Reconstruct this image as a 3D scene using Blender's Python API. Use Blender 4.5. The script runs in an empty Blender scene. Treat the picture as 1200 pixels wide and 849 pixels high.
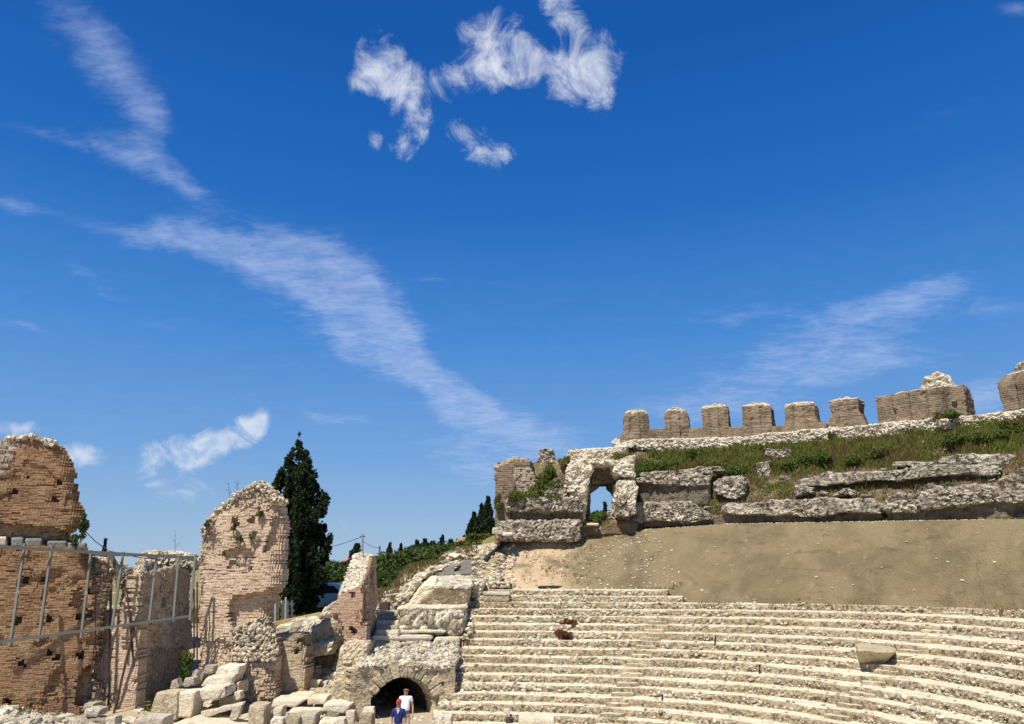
import bpy, math, random
import numpy as np
from mathutils import Vector, Matrix
random.seed(7); RNG = np.random.default_rng(11)
SC = bpy.context.scene
COL = SC.collection
# ------------------------------------------------------------------ camera, exposure
FPX, PITCH, EYE = 866.0, math.radians(15.5), 6.0
cd = bpy.data.cameras.new('camera'); cam = bpy.data.objects.new('camera', cd); COL.objects.link(cam)
cam.location = (0, 0, EYE); cam.rotation_euler = (math.pi/2 + PITCH, 0, 0)
cd.sensor_width = 36; cd.lens = FPX/1200*36; cd.clip_end = 6000; cd.clip_start = .1
SC.camera = cam
SC.view_settings.view_transform = 'Standard'; SC.view_settings.look = 'None'
SC.view_settings.exposure = 0.3; SC.view_settings.gamma = 1
SUN_EL, SUN_AZ = math.radians(57), math.radians(-149)   # azimuth clockwise from +Y
SUNDIR = Vector((math.sin(SUN_AZ)*math.cos(SUN_EL), math.cos(SUN_AZ)*math.cos(SUN_EL), math.sin(SUN_EL)))
sl = bpy.data.lights.new('sun', 'SUN'); sl.energy = 5.0; sl.angle = math.radians(.53); sl.color = (1, .935, .83)
so = bpy.data.objects.new('sun', sl); COL.objects.link(so)
so.rotation_euler = SUNDIR.to_track_quat('Z', 'Y').to_euler(); so.location = (-30, -30, 60)

# ------------------------------------------------------------------ node helper
class NT:
    def __init__(s, nt): s.nt = nt; s.n = nt.nodes; s.l = nt.links
    def put(s, sock, v):
        if v is None: return
        if isinstance(v, bpy.types.NodeSocket): s.l.new(v, sock)
        elif isinstance(v, (tuple, list)) and len(v) == 3 and sock.type == 'RGBA': sock.default_value = (*v, 1)
        else: sock.default_value = v
    def add(s, typ, ins=None, **kw):
        nd = s.n.new(typ)
        for k, v in kw.items(): setattr(nd, k, v)
        for k, v in (ins or {}).items(): s.put(nd.inputs[k], v)
        return nd
    def m(s, op, a, b=None, c=None, clamp=False):
        nd = s.n.new('ShaderNodeMath'); nd.operation = op; nd.use_clamp = clamp
        s.put(nd.inputs[0], a); s.put(nd.inputs[1], b); s.put(nd.inputs[2], c); return nd.outputs[0]
    def vm(s, op, a, b=None):
        nd = s.n.new('ShaderNodeVectorMath'); nd.operation = op
        s.put(nd.inputs[0], a); s.put(nd.inputs[1], b)
        return nd.outputs['Value'] if op in ('DOT_PRODUCT', 'LENGTH') else nd.outputs[0]
    def mix(s, f, a, b, mode='MIX'):
        nd = s.n.new('ShaderNodeMix'); nd.data_type = 'RGBA'; nd.blend_type = mode
        s.put(nd.inputs[0], f); s.put(nd.inputs[6], a); s.put(nd.inputs[7], b); return nd.outputs[2]
    def noise(s, vec, scale, detail=4, rough=.55, dist=0):
        return s.add('ShaderNodeTexNoise', {'Vector': vec, 'Scale': scale, 'Detail': detail, 'Roughness': rough, 'Distortion': dist}).outputs[0]
    def step(s, v, a, b):
        return s.add('ShaderNodeMapRange', {'Value': v, 'From Min': a, 'From Max': b}, interpolation_type='SMOOTHSTEP').outputs[0]
    def mapping(s, vec, loc=(0, 0, 0), rot=(0, 0, 0), scale=(1, 1, 1), typ='POINT'):
        return s.add('ShaderNodeMapping', {'Vector': vec, 'Location': loc, 'Rotation': rot, 'Scale': scale}, vector_type=typ).outputs[0]

def ray(px, py):
    u = (np.asarray(px, float)-600)/FPX; v = (424.5-np.asarray(py, float))/FPX
    dy = math.cos(PITCH)-v*math.sin(PITCH); dz = math.sin(PITCH)+v*math.cos(PITCH)
    return u/dy, dz/dy
# ------------------------------------------------------------------ sky
def build_world():
    w = bpy.data.worlds.new('World'); SC.world = w; w.use_nodes = True
    t = NT(w.node_tree); t.n.clear()
    sky = t.add('ShaderNodeTexSky', sky_type='NISHITA', sun_disc=False, sun_elevation=SUN_EL, sun_rotation=SUN_AZ,
                altitude=0, air_density=1.0, dust_density=.35, ozone_density=1.6)
    d = t.add('ShaderNodeTexCoord').outputs['Generated']
    xyz = t.add('ShaderNodeSeparateXYZ', {0: d})
    X, Y, Z = xyz.outputs
    az = t.m('ARCTAN2', X, Y); el = t.m('ARCSINE', Z)
    ae = t.add('ShaderNodeCombineXYZ', {0: az, 1: el}).outputs[0]
    zz = t.m('ADD', t.m('MAXIMUM', Z, 0), .14)
    pl = t.add('ShaderNodeCombineXYZ', {0: t.m('DIVIDE', X, zz), 1: t.m('DIVIDE', Y, zz)}).outputs[0]
    def ang(px, py):
        tx, tz = ray(px, py); n = math.sqrt(tx*tx+1+tz*tz)
        return np.array([math.atan2(tx, 1), math.asin(tz/n)])
    warp = t.add('ShaderNodeTexNoise', {'Vector': d, 'Scale': 13, 'Detail': 5}).outputs[1]
    warp = t.vm('MULTIPLY', t.vm('SUBTRACT', warp, (.5, .5, .5)), (.05, .05, 0))
    aew = t.vm('ADD', ae, warp)
    def blobs(lst):
        acc = None
        for (cx, cy, a, b, rot, wgt) in lst:
            r = math.radians(rot)
            c = ang(cx, cy); p = ang(cx+a*math.cos(r), cy+a*math.sin(r))-c; q = ang(cx-b*math.sin(r), cy+b*math.cos(r))-c
            mp = t.mapping(aew, (c[0], c[1], 0), (0, 0, math.atan2(p[1], p[0])), (np.hypot(*p), np.hypot(*q), 1), 'TEXTURE')
            g = t.add('ShaderNodeTexGradient', {0: mp}, gradient_type='SPHERICAL').outputs[1]
            g = t.m('MULTIPLY', g, wgt)
            acc = g if acc is None else t.m('ADD', acc, g)
        return acc
    cum = blobs([(455, 82, 52, 40, 40, 1.2), (478, 122, 52, 34, 50, .9), (435, 98, 36, 20, 20, .8), (585, 55, 62, 50, 10, 1.5), (528, 92, 95, 32, 0, 1.0), (612, 84, 70, 34, 5, .8), (418, 100, 26, 20, 0, .8),
                 (648, 78, 80, 38, 12, 1.1), (692, 82, 52, 52, 60, 1.0), (664, 10, 46, 34, 40, 1.3), (706, 118, 30, 26, 60, .7), (477, 168, 28, 24, -30, .9),
                 (560, 172, 48, 34, 30, .95), (541, 152, 26, 22, 20, .8), (441, 165, 14, 24, 0, .6), (742, 67, 20, 9, 10, .5), (588, 172, 25, 18, 0, .6),
                 (210, 532, 84, 30, -8, 1.3), (262, 516, 60, 24, -25, 1.2), (298, 497, 36, 20, -45, 1.4), (215, 573, 66, 24, 6, .85), (103, 538, 38, 24, 0, 1.4),
                 (18, 500, 48, 14, 5, .9), (400, 610, 30, 18, 40, .55), (500, 607, 26, 8, -5, .8), (452, 524, 22, 7, 0, .5), (324, 116, 24, 22, 0, .33)])
    n1 = t.noise(d, 21, 10, .7, .6)
    cumd = t.m('ADD', t.m('MINIMUM', t.m('MULTIPLY', cum, .9), 1.0), t.m('MULTIPLY', t.m('SUBTRACT', n1, .5), 3.4))
    cumd = t.m('MULTIPLY', t.step(t.m('MULTIPLY', cumd, t.step(cum, .0, .35)), .2, 1.6), t.m('ADD', .62, t.m('MULTIPLY', t.noise(d, 40, 5, .65), .62)), clamp=True)
    cir = blobs([(225, 285, 165, 26, 9, .8), (320, 303, 160, 50, 14, .95), (390, 342, 130, 80, 34, 1.1), (440, 385, 100, 58, 42, 1.0), (492, 438, 85, 34, 45, .95), (545, 476, 70, 30, 35, .9),
                 (600, 503, 110, 42, 10, .85), (560, 545, 105, 36, 20, .7), (640, 520, 70, 40, 5, .4), (95, 40, 90, 55, 45, .5), (140, 95, 100, 52, 62, .62), (172, 145, 70, 34, 60, .5), (60, 160, 90, 14, 14, .4),
                 (150, 183, 100, 26, 24, .6), (215, 218, 85, 24, 22, .6), (20, 240, 70, 12, 12, .6), (105, 330, 75, 18, 32, .42), (25, 382, 60, 12, 15, .5), (185, 385, 50, 14, 0, .25),
                 (1000, 385, 180, 60, -18, .75), (890, 445, 200, 44, -12, .6), (1065, 350, 120, 26, -14, .55), (860, 372, 90, 22, -5, .4), (1170, 360, 50, 26, 0, .45),
                 (830, 480, 170, 26, -4, .6), (1155, 468, 80, 30, -6, .95), (1120, 130, 130, 40, -30, .25), (398, 490, 70, 12, 6, .6), (505, 325, 36, 9, 0, .4), (1195, 12, 30, 16, 0, .5),
                 (330, 420, 90, 16, 25, .25), (270, 430, 70, 14, 10, .25), (1040, 425, 120, 26, -8, .5)])
    pr = t.mapping(pl, (0, 0, 0), (0, 0, math.radians(35)), (1, 1.5, 1))
    n2 = t.noise(pr, 8, 8, .66, .6)
    n3 = t.noise(t.mapping(pl, (3, 1, 0), (0, 0, math.radians(-25)), (1, 2.4, 1)), 20, 4, .6, .8)
    nn = t.m('ADD', t.m('MULTIPLY', n2, .65), t.m('MULTIPLY', n3, .35))
    cird = t.m('MULTIPLY', t.step(t.m('ADD', t.m('MINIMUM', cir, .9), t.m('MULTIPLY', t.m('SUBTRACT', nn, .5), 2.3)), .0, 1.75), t.step(cir, 0, .45))
    cird = t.m('MULTIPLY', cird, .86)
    wide = t.m('MULTIPLY', t.m('SUBTRACT', 1, t.step(Z, .1, .55)), .035)
    cird = t.m('ADD', t.m('MULTIPLY', cird, .74), t.m('MULTIPLY', t.step(n2, .4, .75), wide), clamp=True)
    cird = t.m('MINIMUM', cird, .66)
    rp = t.add('ShaderNodeValToRGB', {0: Z}); cr = rp.color_ramp; cr.elements[0].position = 0; cr.elements[1].position = 1
    stops = [(0, (.40, .58, .84)), (.05, (.31, .52, .85)), (.14, (.175, .405, .86)), (.30, (.060, .272, .79)), (.45, (.014, .165, .63)), (.62, (.004, .108, .50)), (1, (.006, .09, .42))]
    for _ in range(len(stops)-2): cr.elements.new(.5)
    for e_, (p_, c_) in zip(cr.elements, stops): e_.position = p_; e_.color = (*c_, 1)
    rampc = t.vm('MULTIPLY', rp.outputs[0], (7.6, 7.3, 6.75))
    gm = t.mix(.94, sky.outputs[0], rampc)
    shade = t.mix(t.noise(d, 30, 3), (4.9, 5.7, 7.0), (7.4, 7.5, 7.7))
    c = t.mix(cird, gm, (4.6, 5.4, 7.4)); c = t.mix(t.m('MULTIPLY', cumd, .93), c, shade)
    bg = t.add('ShaderNodeBackground', {'Color': c, 'Strength': .1})
    t.l.new(bg.outputs[0], t.add('ShaderNodeOutputWorld').inputs[0])
build_world()

# ------------------------------------------------------------------ geometry of the view and of the theatre
CX, CY = 2.6, 21.7                                   # centre of the seating in plan
def P(px, py, Y):
    tx, tz = ray(px, py); return np.array([tx*Y, Y+0*tx, EYE+tz*Y]).T
def PR(px, py, R):
    tx, tz = ray(px, py)
    a = tx*tx+1; b = -2*(tx*CX+CY); c = CX*CX+CY*CY-R*R
    Y = (-b+np.sqrt(b*b-4*a*c))/(2*a)
    return np.stack([tx*Y, Y, EYE+tz*Y], -1)
def V3(p): return Vector([float(q) for q in p])
# ------------------------------------------------------------------ noise
def _h(i, j, k, s):
    h = (i.astype(np.int64)*374761393+j.astype(np.int64)*668265263+k.astype(np.int64)*2147483647+s*1274126177) & 0x7fffffff
    h = ((h ^ (h >> 13))*1274126177) & 0x7fffffff
    h = ((h ^ (h >> 15))*2246822519) & 0x7fffffff
    return ((h ^ (h >> 12)) & 0xffffff)/float(0xffffff)
def vnoise(p, s=0):
    p = np.asarray(p, float); f = np.floor(p); t = p-f; t = t*t*(3-2*t); i = f.astype(np.int64)
    r = 0
    for a in (0, 1):
        for b in (0, 1):
            for c in (0, 1):
                w = (t[..., 0] if a else 1-t[..., 0])*(t[..., 1] if b else 1-t[..., 1])*(t[..., 2] if c else 1-t[..., 2])
                r = r+w*_h(i[..., 0]+a, i[..., 1]+b, i[..., 2]+c, s)
    return r*2-1
def fbm(p, sc, o=4, s=0, g=.5):
    r = 0; a = 1; n = 0; p = np.asarray(p, float)/sc
    for k in range(o): r = r+a*vnoise(p*2**k+17.3*k, s+k); n += a; a *= g
    return r/n
def worley(p, sc, s=0):
    p = np.asarray(p, float)/sc; f = np.floor(p).astype(np.int64)
    best = np.full(p.shape[:-1], 9.); b2 = best.copy(); idv = np.zeros(p.shape[:-1])
    for a in (-1, 0, 1):
        for b in (-1, 0, 1):
            for c in (-1, 0, 1):
                q = f+np.array([a, b, c])
                o = np.stack([_h(q[..., 0], q[..., 1], q[..., 2], s+k) for k in (1, 2, 3)], -1)
                d = np.linalg.norm(q+o-p, axis=-1)
                cid = _h(q[..., 0], q[..., 1], q[..., 2], s+9)
                m = d < best
                b2 = np.where(m, best, np.minimum(b2, d)); idv = np.where(m, cid, idv); best = np.where(m, d, best)
    return best, b2, idv
# ------------------------------------------------------------------ mesh builders
def mesh_np(name, V, F, mat=None, smooth=False, uv=None, attrs=None):
    """F: list of arrays (n,3)/(n,4)"""
    if isinstance(F, np.ndarray): F = [F]
    V = np.ascontiguousarray(V, np.float32)
    me = bpy.data.meshes.new(name); me.vertices.add(len(V)); me.vertices.foreach_set('co', V.ravel())
    idx = np.concatenate([f.ravel() for f in F]).astype(np.int32)
    tot = np.concatenate([np.full(len(f), f.shape[1]) for f in F]).astype(np.int32)
    st = np.concatenate([[0], np.cumsum(tot)[:-1]]).astype(np.int32)
    me.loops.add(len(idx)); me.loops.foreach_set('vertex_index', idx)
    me.polygons.add(len(tot)); me.polygons.foreach_set('loop_start', st)
    try: me.polygons.foreach_set('loop_total', tot)
    except Exception: pass
    me.update(calc_edges=True)
    me.polygons.foreach_set('use_smooth', np.full(len(tot), smooth))
    if uv is not None:
        l = me.uv_layers.new(name='UVMap'); l.data.foreach_set('uv', np.ascontiguousarray(uv, np.float32).ravel())
    for k, a in (attrs or {}).items():
        at = me.attributes.new(k, 'FLOAT', 'FACE'); at.data.foreach_set('value', np.ascontiguousarray(a, np.float32))
    if mat: me.materials.append(mat)
    me.validate()
    return me
def tag(o, label=None, cat=None, group=None, kind=None):
    if label: o['label'] = label
    if cat: o['category'] = cat
    if group: o['group'] = group
    if kind: o['kind'] = kind
    return o
def thing(name, loc, label, cat, group=None):
    o = bpy.data.objects.new(name, None); COL.objects.link(o); o.location = V3(loc); o.empty_display_size = .3
    return tag(o, label, cat, group)
def put(name, V, F, mat, parent=None, root=None, **kw):
    """link a mesh given in world coordinates, as a part of parent (root = the thing at whose base it sits) or as a thing"""
    V = np.asarray(V, float)
    if parent is None:
        loc = np.array([V[:, 0].mean(), V[:, 1].mean(), V[:, 2].min()])
    else:
        r = parent
        loc = np.zeros(3)
        while r is not None: loc = loc+np.array(r.location); r = r.parent
    me = mesh_np(name, V-loc, F, mat, **kw)
    o = bpy.data.objects.new(name, me); COL.objects.link(o)
    if parent is None: o.location = V3(loc)
    else: o.parent = parent
    return o
class MB:
    """collects loose primitives in world space"""
    def __init__(s): s.V = []; s.F = {}; s.n = 0; s.R = {}
    def addm(s, V, F, r=None):
        V = np.asarray(V, float); F = np.asarray(F); k = F.shape[1]
        s.F.setdefault(k, []).append(F+s.n); s.R.setdefault(k, []).append(np.full(len(F), RNG.random()) if r is None else np.broadcast_to(r, (len(F),)))
        s.V.append(V); s.n += len(V)
    def box(s, c, size, rot=None, taper=1):
        h = np.array(size)/2; V = np.array([[x, y, z] for z in (-1, 1) for y in (-1, 1) for x in (-1, 1)], float)
        V[4:, :2] *= taper; V = V*h
        if rot is not None: V = V@np.array(rot).T
        s.addm(V+np.array(c), [[0, 2, 3, 1], [4, 5, 7, 6], [0, 1, 5, 4], [2, 6, 7, 3], [0, 4, 6, 2], [1, 3, 7, 5]])
    def tube(s, pts, r, n=8, cap=True):
        pts = np.asarray(pts, float); r = np.broadcast_to(r, (len(pts),)); up = np.array([0, 0, 1.])
        rings = []
        for i in range(len(pts)):
            d = pts[min(i+1, len(pts)-1)]-pts[max(i-1, 0)]; d = d/(np.linalg.norm(d)+1e-9)
            a = np.cross(d, up if abs(d[2]) < .95 else np.array([1., 0, 0])); a /= np.linalg.norm(a)+1e-9; b = np.cross(d, a)
            th = np.arange(n)/n*2*math.pi
            rings.append(pts[i]+r[i]*(np.cos(th)[:, None]*a+np.sin(th)[:, None]*b))
        V = np.concatenate(rings); F = []
        for i in range(len(pts)-1):
            for k in range(n): F.append([i*n+k, i*n+(k+1) % n, (i+1)*n+(k+1) % n, (i+1)*n+k])
        s.addm(V, F)
        if cap:
            for e, rev in ((0, 1), (len(pts)-1, 0)):
                c = pts[e]; Vc = np.vstack([rings[e], c]); Fc = [[k, (k+1) % n, n] if not rev else [(k+1) % n, k, n] for k in range(n)]
                s.addm(Vc, Fc)
    def beam(s, a, b, w, h, up=(0, 0, 1)):
        a = np.array(a, float); b = np.array(b, float); d = b-a; L = np.linalg.norm(d); d /= L
        x = np.cross(d, np.array(up, float)); x /= np.linalg.norm(x); z = np.cross(x, d)
        s.box((a+b)/2, (w, L, h), np.stack([x, d, z], 1))
    def put(s, name, mat, parent=None, **kw):
        F = [np.concatenate(s.F[k]) for k in s.F]; R = np.concatenate([np.concatenate(s.R[k]) for k in s.F])
        return put(name, np.concatenate(s.V), F, mat, parent, attrs={'rnd': R}, **kw)

_cube_cache = {}
def cube_grid(nu, nv, nw):
    key = (nu, nv, nw)
    if key in _cube_cache: return _cube_cache[key]
    ns = (nu, nv, nw); ids = {}; V = []; F = []
    def vid(i, j, k):
        t = (i, j, k)
        if t not in ids: ids[t] = len(V); V.append((2*i/nu-1, 2*j/nv-1, 2*k/nw-1))
        return ids[t]
    for ax in range(3):
        a, b = [q for q in range(3) if q != ax]
        for side in (0, ns[ax]):
            for i in range(ns[a]):
                for j in range(ns[b]):
                    q = []
                    for (di, dj) in ((0, 0), (1, 0), (1, 1), (0, 1)):
                        t = [0, 0, 0]; t[ax] = side; t[a] = i+di; t[b] = j+dj; q.append(vid(*t))
                    flip = (side == 0) ^ (ax == 1)
                    F.append(q[::-1] if flip else q)
    r = (np.array(V, float), np.array(F)); _cube_cache[key] = r
    return r
def mass(f, n, amp=.05, sc=.6, wamp=0, wsc=.25, p=10, seed=0, chips=0, chipd=.25):
    """f maps the cube [-1,1]^3 (u along, v depth front=-1, w up) to world"""
    U, F = cube_grid(*[max(1, int(round(q))) for q in n])
    U = U.copy(); U /= (np.abs(U)**p).sum(1)[:, None]**(1/p)
    rg = np.random.default_rng(seed+1)
    for _ in range(chips):
        nrm = rg.choice([-1, 1], 3)*rg.uniform(.25, 1, 3); nrm /= np.linalg.norm(nrm)
        dd = np.abs(nrm).sum()-rg.uniform(.08, chipd+.08)*1.1
        e = np.maximum(0, U@nrm-dd); U -= e[:, None]*nrm
    V = f(U)
    C = V.mean(0)
    if amp: V = V+amp*np.stack([fbm(V, sc, 4, seed+31*k) for k in range(3)], -1)
    rnd = np.zeros(len(F))
    if wamp:
        fc = V[F].mean(1)
        fl = np.array([1, 1, 1.6])
        a, b, idv = worley(V*fl, wsc, seed % 97); a2, b2_, _ = worley(V*fl*1.07+3, wsc*.42, seed % 89)
        _, _, rnd = worley(fc*fl, wsc, seed % 97)
        d = V-f(U*.6); d /= np.linalg.norm(d, axis=1)[:, None]+1e-6
        V = V+d*((np.minimum(b-a, .22)/.22-.6)*.62+(idv-.5)*.75+(np.minimum(b2_-a2, .3)/.3-.5)*.3)[:, None]*wamp
    else:
        rnd = rg.random()+0*rnd
    return V, F, rnd
def hexf(fr, bk):
    """fr, bk: four corners each bl, br, tr, tl"""
    fr = np.array(fr); bk = np.array(bk)
    def f(U):
        u = (U[:, 0:1]+1)/2; v = (U[:, 1:2]+1)/2; w = (U[:, 2:3]+1)/2
        def face(q): return (q[0]*(1-u)+q[1]*u)*(1-w)+(q[3]*(1-u)+q[2]*u)*w
        return face(fr)*(1-v)+face(bk)*v
    return f
def hex_px(fpx, Yf, bpx=None, Yb=None, depth=1.0):
    """front corners in the photo (bl, br, tr, tl) at distance Yf; the back at Yb"""
    Yf = np.broadcast_to(Yf, (4,)).astype(float)
    fr = np.array([P(q[0], q[1], y) for q, y in zip(fpx, Yf)])
    if bpx is None: bk = fr+np.array([0, depth, 0])
    else:
        Yb = np.broadcast_to(Yb, (4,)).astype(float); bk = np.array([P(q[0], q[1], y) for q, y in zip(bpx, Yb)])
    return fr, bk
def block(fpx, Y, bpx=None, Yb=None, depth=1.0, res=.1, **kw):
    fr, bk = hex_px(fpx, Y, bpx, Yb, depth)
    L = np.linalg.norm(fr[1]-fr[0]), np.linalg.norm(bk[0]-fr[0]), np.linalg.norm(fr[3]-fr[0])
    return mass(hexf(fr, bk), [min(60, max(2, q/res)) for q in L], **kw)
def arcf(x0, x1, ytop, ybot, R, depth, dz=0):
    """curved along the theatre: u = column in the photo, w = height, v = outwards"""
    xs = np.linspace(x0, x1, 40)
    yt = np.interp(xs, *zip(*ytop)) if isinstance(ytop, list) else np.full(40, float(ytop))
    yb = np.interp(xs, *zip(*ybot)) if isinstance(ybot, list) else np.full(40, float(ybot))
    A = PR(xs, yt, R); B = PR(xs, yb, R); C = np.array([CX, CY, 0])
    def f(U):
        x = x0+(x1-x0)*(U[:, 0]+1)/2; w = (U[:, 2:3]+1)/2; v = (U[:, 1:2]+1)/2
        a = np.stack([np.interp(x, xs, A[:, k]) for k in range(3)], -1); b = np.stack([np.interp(x, xs, B[:, k]) for k in range(3)], -1)
        p = b*(1-w)+a*w; r = p-C; r[:, 2] = 0; r /= np.linalg.norm(r, axis=1)[:, None]
        return p+r*v*depth+np.array([0, 0, 1])*v*dz
    L = np.linalg.norm(A[-1]-A[0]); H = np.linalg.norm(A[20]-B[20])
    return f, (L, depth, H)
def arc(x0, x1, ytop, ybot, R, depth, res=.12, dz=0, **kw):
    f, L = arcf(x0, x1, ytop, ybot, R, depth, dz)
    return mass(f, [max(2, q/res) for q in L], **kw)
# small rocks in bulk
_ic = None
def rock_templates(k=14):
    U, F = cube_grid(2, 2, 2); T = []
    rg = np.random.default_rng(5)
    for i in range(k):
        V = U/(np.abs(U)**3.2).sum(1)[:, None]**(1/3.2)
        V = V+rg.uniform(-.2, .2, V.shape); V *= np.array([1, .85, .62])*rg.uniform(.85, 1.15, 3)
        T.append(V)
    return np.array(T), F
RT, RF = rock_templates()
def rocks(pts, size, flat=1.0, seed=3):
    """pts (n,3); size (n,) half-length"""
    pts = np.asarray(pts, float); n = len(pts); rg = np.random.default_rng(seed)
    t = RT[rg.integers(0, len(RT), n)]
    a = rg.uniform(0, 2*math.pi, n); b = rg.normal(0, .45, n); c = rg.normal(0, .45, n)
    Rz = np.zeros((n, 3, 3)); Rz[:, 0, 0] = np.cos(a); Rz[:, 0, 1] = -np.sin(a); Rz[:, 1, 0] = np.sin(a); Rz[:, 1, 1] = np.cos(a); Rz[:, 2, 2] = 1
    Rx = np.zeros((n, 3, 3)); Rx[:, 0, 0] = 1; Rx[:, 1, 1] = np.cos(b); Rx[:, 1, 2] = -np.sin(b); Rx[:, 2, 1] = np.sin(b); Rx[:, 2, 2] = np.cos(b)
    Ry = np.zeros((n, 3, 3)); Ry[:, 1, 1] = 1; Ry[:, 0, 0] = np.cos(c); Ry[:, 0, 2] = np.sin(c); Ry[:, 2, 0] = -np.sin(c); Ry[:, 2, 2] = np.cos(c)
    M = Rz@Rx@Ry
    V = np.einsum('nij,nkj->nki', M, t)*np.asarray(size).reshape(-1, 1, 1)
    V[..., 2] *= flat
    V += pts[:, None]
    nv = t.shape[1]; F = (RF[None]+(np.arange(n)*nv)[:, None, None]).reshape(-1, 4)
    return V.reshape(-1, 3), F, np.repeat(rg.random(n), len(RF))
def sample(V, F, n, rg, up=None):
    F = np.asarray(F); a, b, c = V[F[:, 0]], V[F[:, 1]], V[F[:, 2]]
    N = np.cross(V[F[:, 2]]-V[F[:, 0]], V[F[:, -1]]-V[F[:, 1]]); A = np.linalg.norm(N, axis=1)
    w = A.copy()
    if up is not None: w *= up(V[F].mean(1), N/(A[:, None]+1e-9))
    i = rg.choice(len(F), n, p=w/w.sum()); u = rg.random((n, 1)); v = rg.random((n, 1))
    if F.shape[1] == 4:
        p = (a[i]*(1-u)+b[i]*u)*(1-v)+(V[F[i, 3]]*(1-u)+c[i]*u)*v
    else:
        s = (u+v) > 1; u = np.where(s, 1-u, u); v = np.where(s, 1-v, v); p = a[i]+(b[i]-a[i])*u+(c[i]-a[i])*v
    return p, (N/(A[:, None]+1e-9))[i]
# ------------------------------------------------------------------ materials
def new_mat(name, rough=.9, spec=.2):
    m = bpy.data.materials.new(name); m.use_nodes = True; t = NT(m.node_tree); b = t.n['Principled BSDF']
    b.inputs['Roughness'].default_value = rough; b.inputs['Specular IOR Level'].default_value = spec
    t.b = b; t.pos = t.add('ShaderNodeNewGeometry').outputs['Position']
    return m, t
def bump(t, h, dist, strength=1):
    nd = t.add('ShaderNodeBump', {'Height': h, 'Distance': dist, 'Strength': strength}); t.l.new(nd.outputs[0], t.b.inputs['Normal'])
def stone_mat(name, c1, c2, dark, damt=.6, dthr=.5, dsc=4, fine=14, bd=.04, rndv=.35, bp=1):
    m, t = new_mat(name)
    rnd = t.add('ShaderNodeAttribute', attribute_name='rnd').outputs['Fac']
    a = t.noise(t.pos, .55, 5, .6); c = t.mix(t.step(a, .35, .65), c1, c2)
    c = t.mix(1, c, t.mix(rnd, (1-rndv,)*3, (1+rndv*.35,)*3), 'MULTIPLY')
    n = t.noise(t.pos, dsc, 8, .68, .4); k = t.m('MULTIPLY', t.step(n, dthr, dthr+.14), damt)
    c = t.mix(k, c, dark)
    f = t.noise(t.pos, fine, 5, .7); c = t.mix(1, c, t.mix(t.step(f, .3, .7), (.72, .71, .69), (1.12, 1.12, 1.12)), 'MULTIPLY')
    v = t.add('ShaderNodeTexVoronoi', {'Vector': t.pos, 'Scale': fine*.9}).outputs[0]
    t.put(t.b.inputs['Base Color'], c)
    h = t.m('ADD', t.m('MULTIPLY', n, 1.2), t.m('ADD', f, t.m('MULTIPLY', v, .5)))
    bump(t, h, bd, bp)
    return m
def brick_mat(name, c1, c2, c3, stain, stamt=.6, hgt=.085, mortar=(.5, .43, .33), mamt=.5, rub=((.68, .60, .46), (.44, .36, .26)), stain_sc=.5):
    m, t = new_mat(name)
    rnd = t.add('ShaderNodeAttribute', attribute_name='rnd').outputs['Fac']; rb = t.add('ShaderNodeAttribute', attribute_name='rub').outputs['Fac']
    c = t.mix(t.step(rnd, 0, .55), c1, c2); c = t.mix(t.step(rnd, .72, 1), c, c3)
    uv = t.add('ShaderNodeUVMap', uv_map='UVMap').outputs[0]; z = t.add('ShaderNodeSeparateXYZ', {0: uv}).outputs[1]
    wob = t.m('MULTIPLY', t.m('SUBTRACT', t.noise(t.pos, 1.3, 3), .5), .12)
    fr = t.m('FRACT', t.m('DIVIDE', t.m('ADD', z, wob), hgt)); ln = t.m('SUBTRACT', 1, t.step(t.m('ABSOLUTE', t.m('SUBTRACT', fr, .5)), .08, .3))
    c = t.mix(t.m('MULTIPLY', ln, mamt), c, mortar)
    st = t.noise(t.mapping(t.pos, (0, 0, 0), (0, 0, 0), (1, 1, .7)), stain_sc, 6, .62, .5); c = t.mix(t.m('MULTIPLY', t.step(st, .5, .68), stamt), c, stain)
    lt = t.noise(t.pos, 1.1, 5, .6); c = t.mix(t.m('MULTIPLY', t.step(lt, .52, .66), .5), c, mortar)
    rc = t.mix(t.step(t.noise(t.pos, 6, 6, .7), .42, .6), rub[0], rub[1])
    c = t.mix(rb, c, rc)
    f = t.noise(t.pos, 11, 6, .7); c = t.mix(1, c, t.mix(t.step(f, .3, .7), (.6, .58, .56), (1.18, 1.18, 1.18)), 'MULTIPLY')
    t.put(t.b.inputs['Base Color'], c)
    bump(t, t.m('ADD', t.m('MULTIPLY', ln, -.4), t.m('ADD', f, t.noise(t.pos, 3.5, 5))), .04, 1)
    return m
def plain(name, col, rough=.7, spec=.3, metal=0, var=.25, sc=4, bd=0):
    m, t = new_mat(name, rough, spec); n = t.noise(t.pos, sc, 4)
    t.put(t.b.inputs['Base Color'], t.mix(1, col, t.mix(n, (1-var,)*3, (1+var,)*3), 'MULTIPLY')); t.b.inputs['Metallic'].default_value = metal
    if bd: bump(t, n, bd)
    return m
def leaf_mat(name, c1, c2, c3=None):
    m, t = new_mat(name, .75, .15); rnd = t.add('ShaderNodeAttribute', attribute_name='rnd').outputs['Fac']
    c = t.mix(rnd, c1, c2)
    if c3: c = t.mix(t.step(t.noise(t.pos, .6, 4), .48, .62), c, c3)
    t.put(t.b.inputs['Base Color'], c)
    tr = t.add('ShaderNodeBsdfTranslucent', {'Color': c}); mx = t.add('ShaderNodeMixShader', {0: .25, 1: t.b.outputs[0], 2: tr.outputs[0]})
    t.l.new(mx.outputs[0], t.n['Material Output'].inputs[0])
    return m
M = {}
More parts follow.
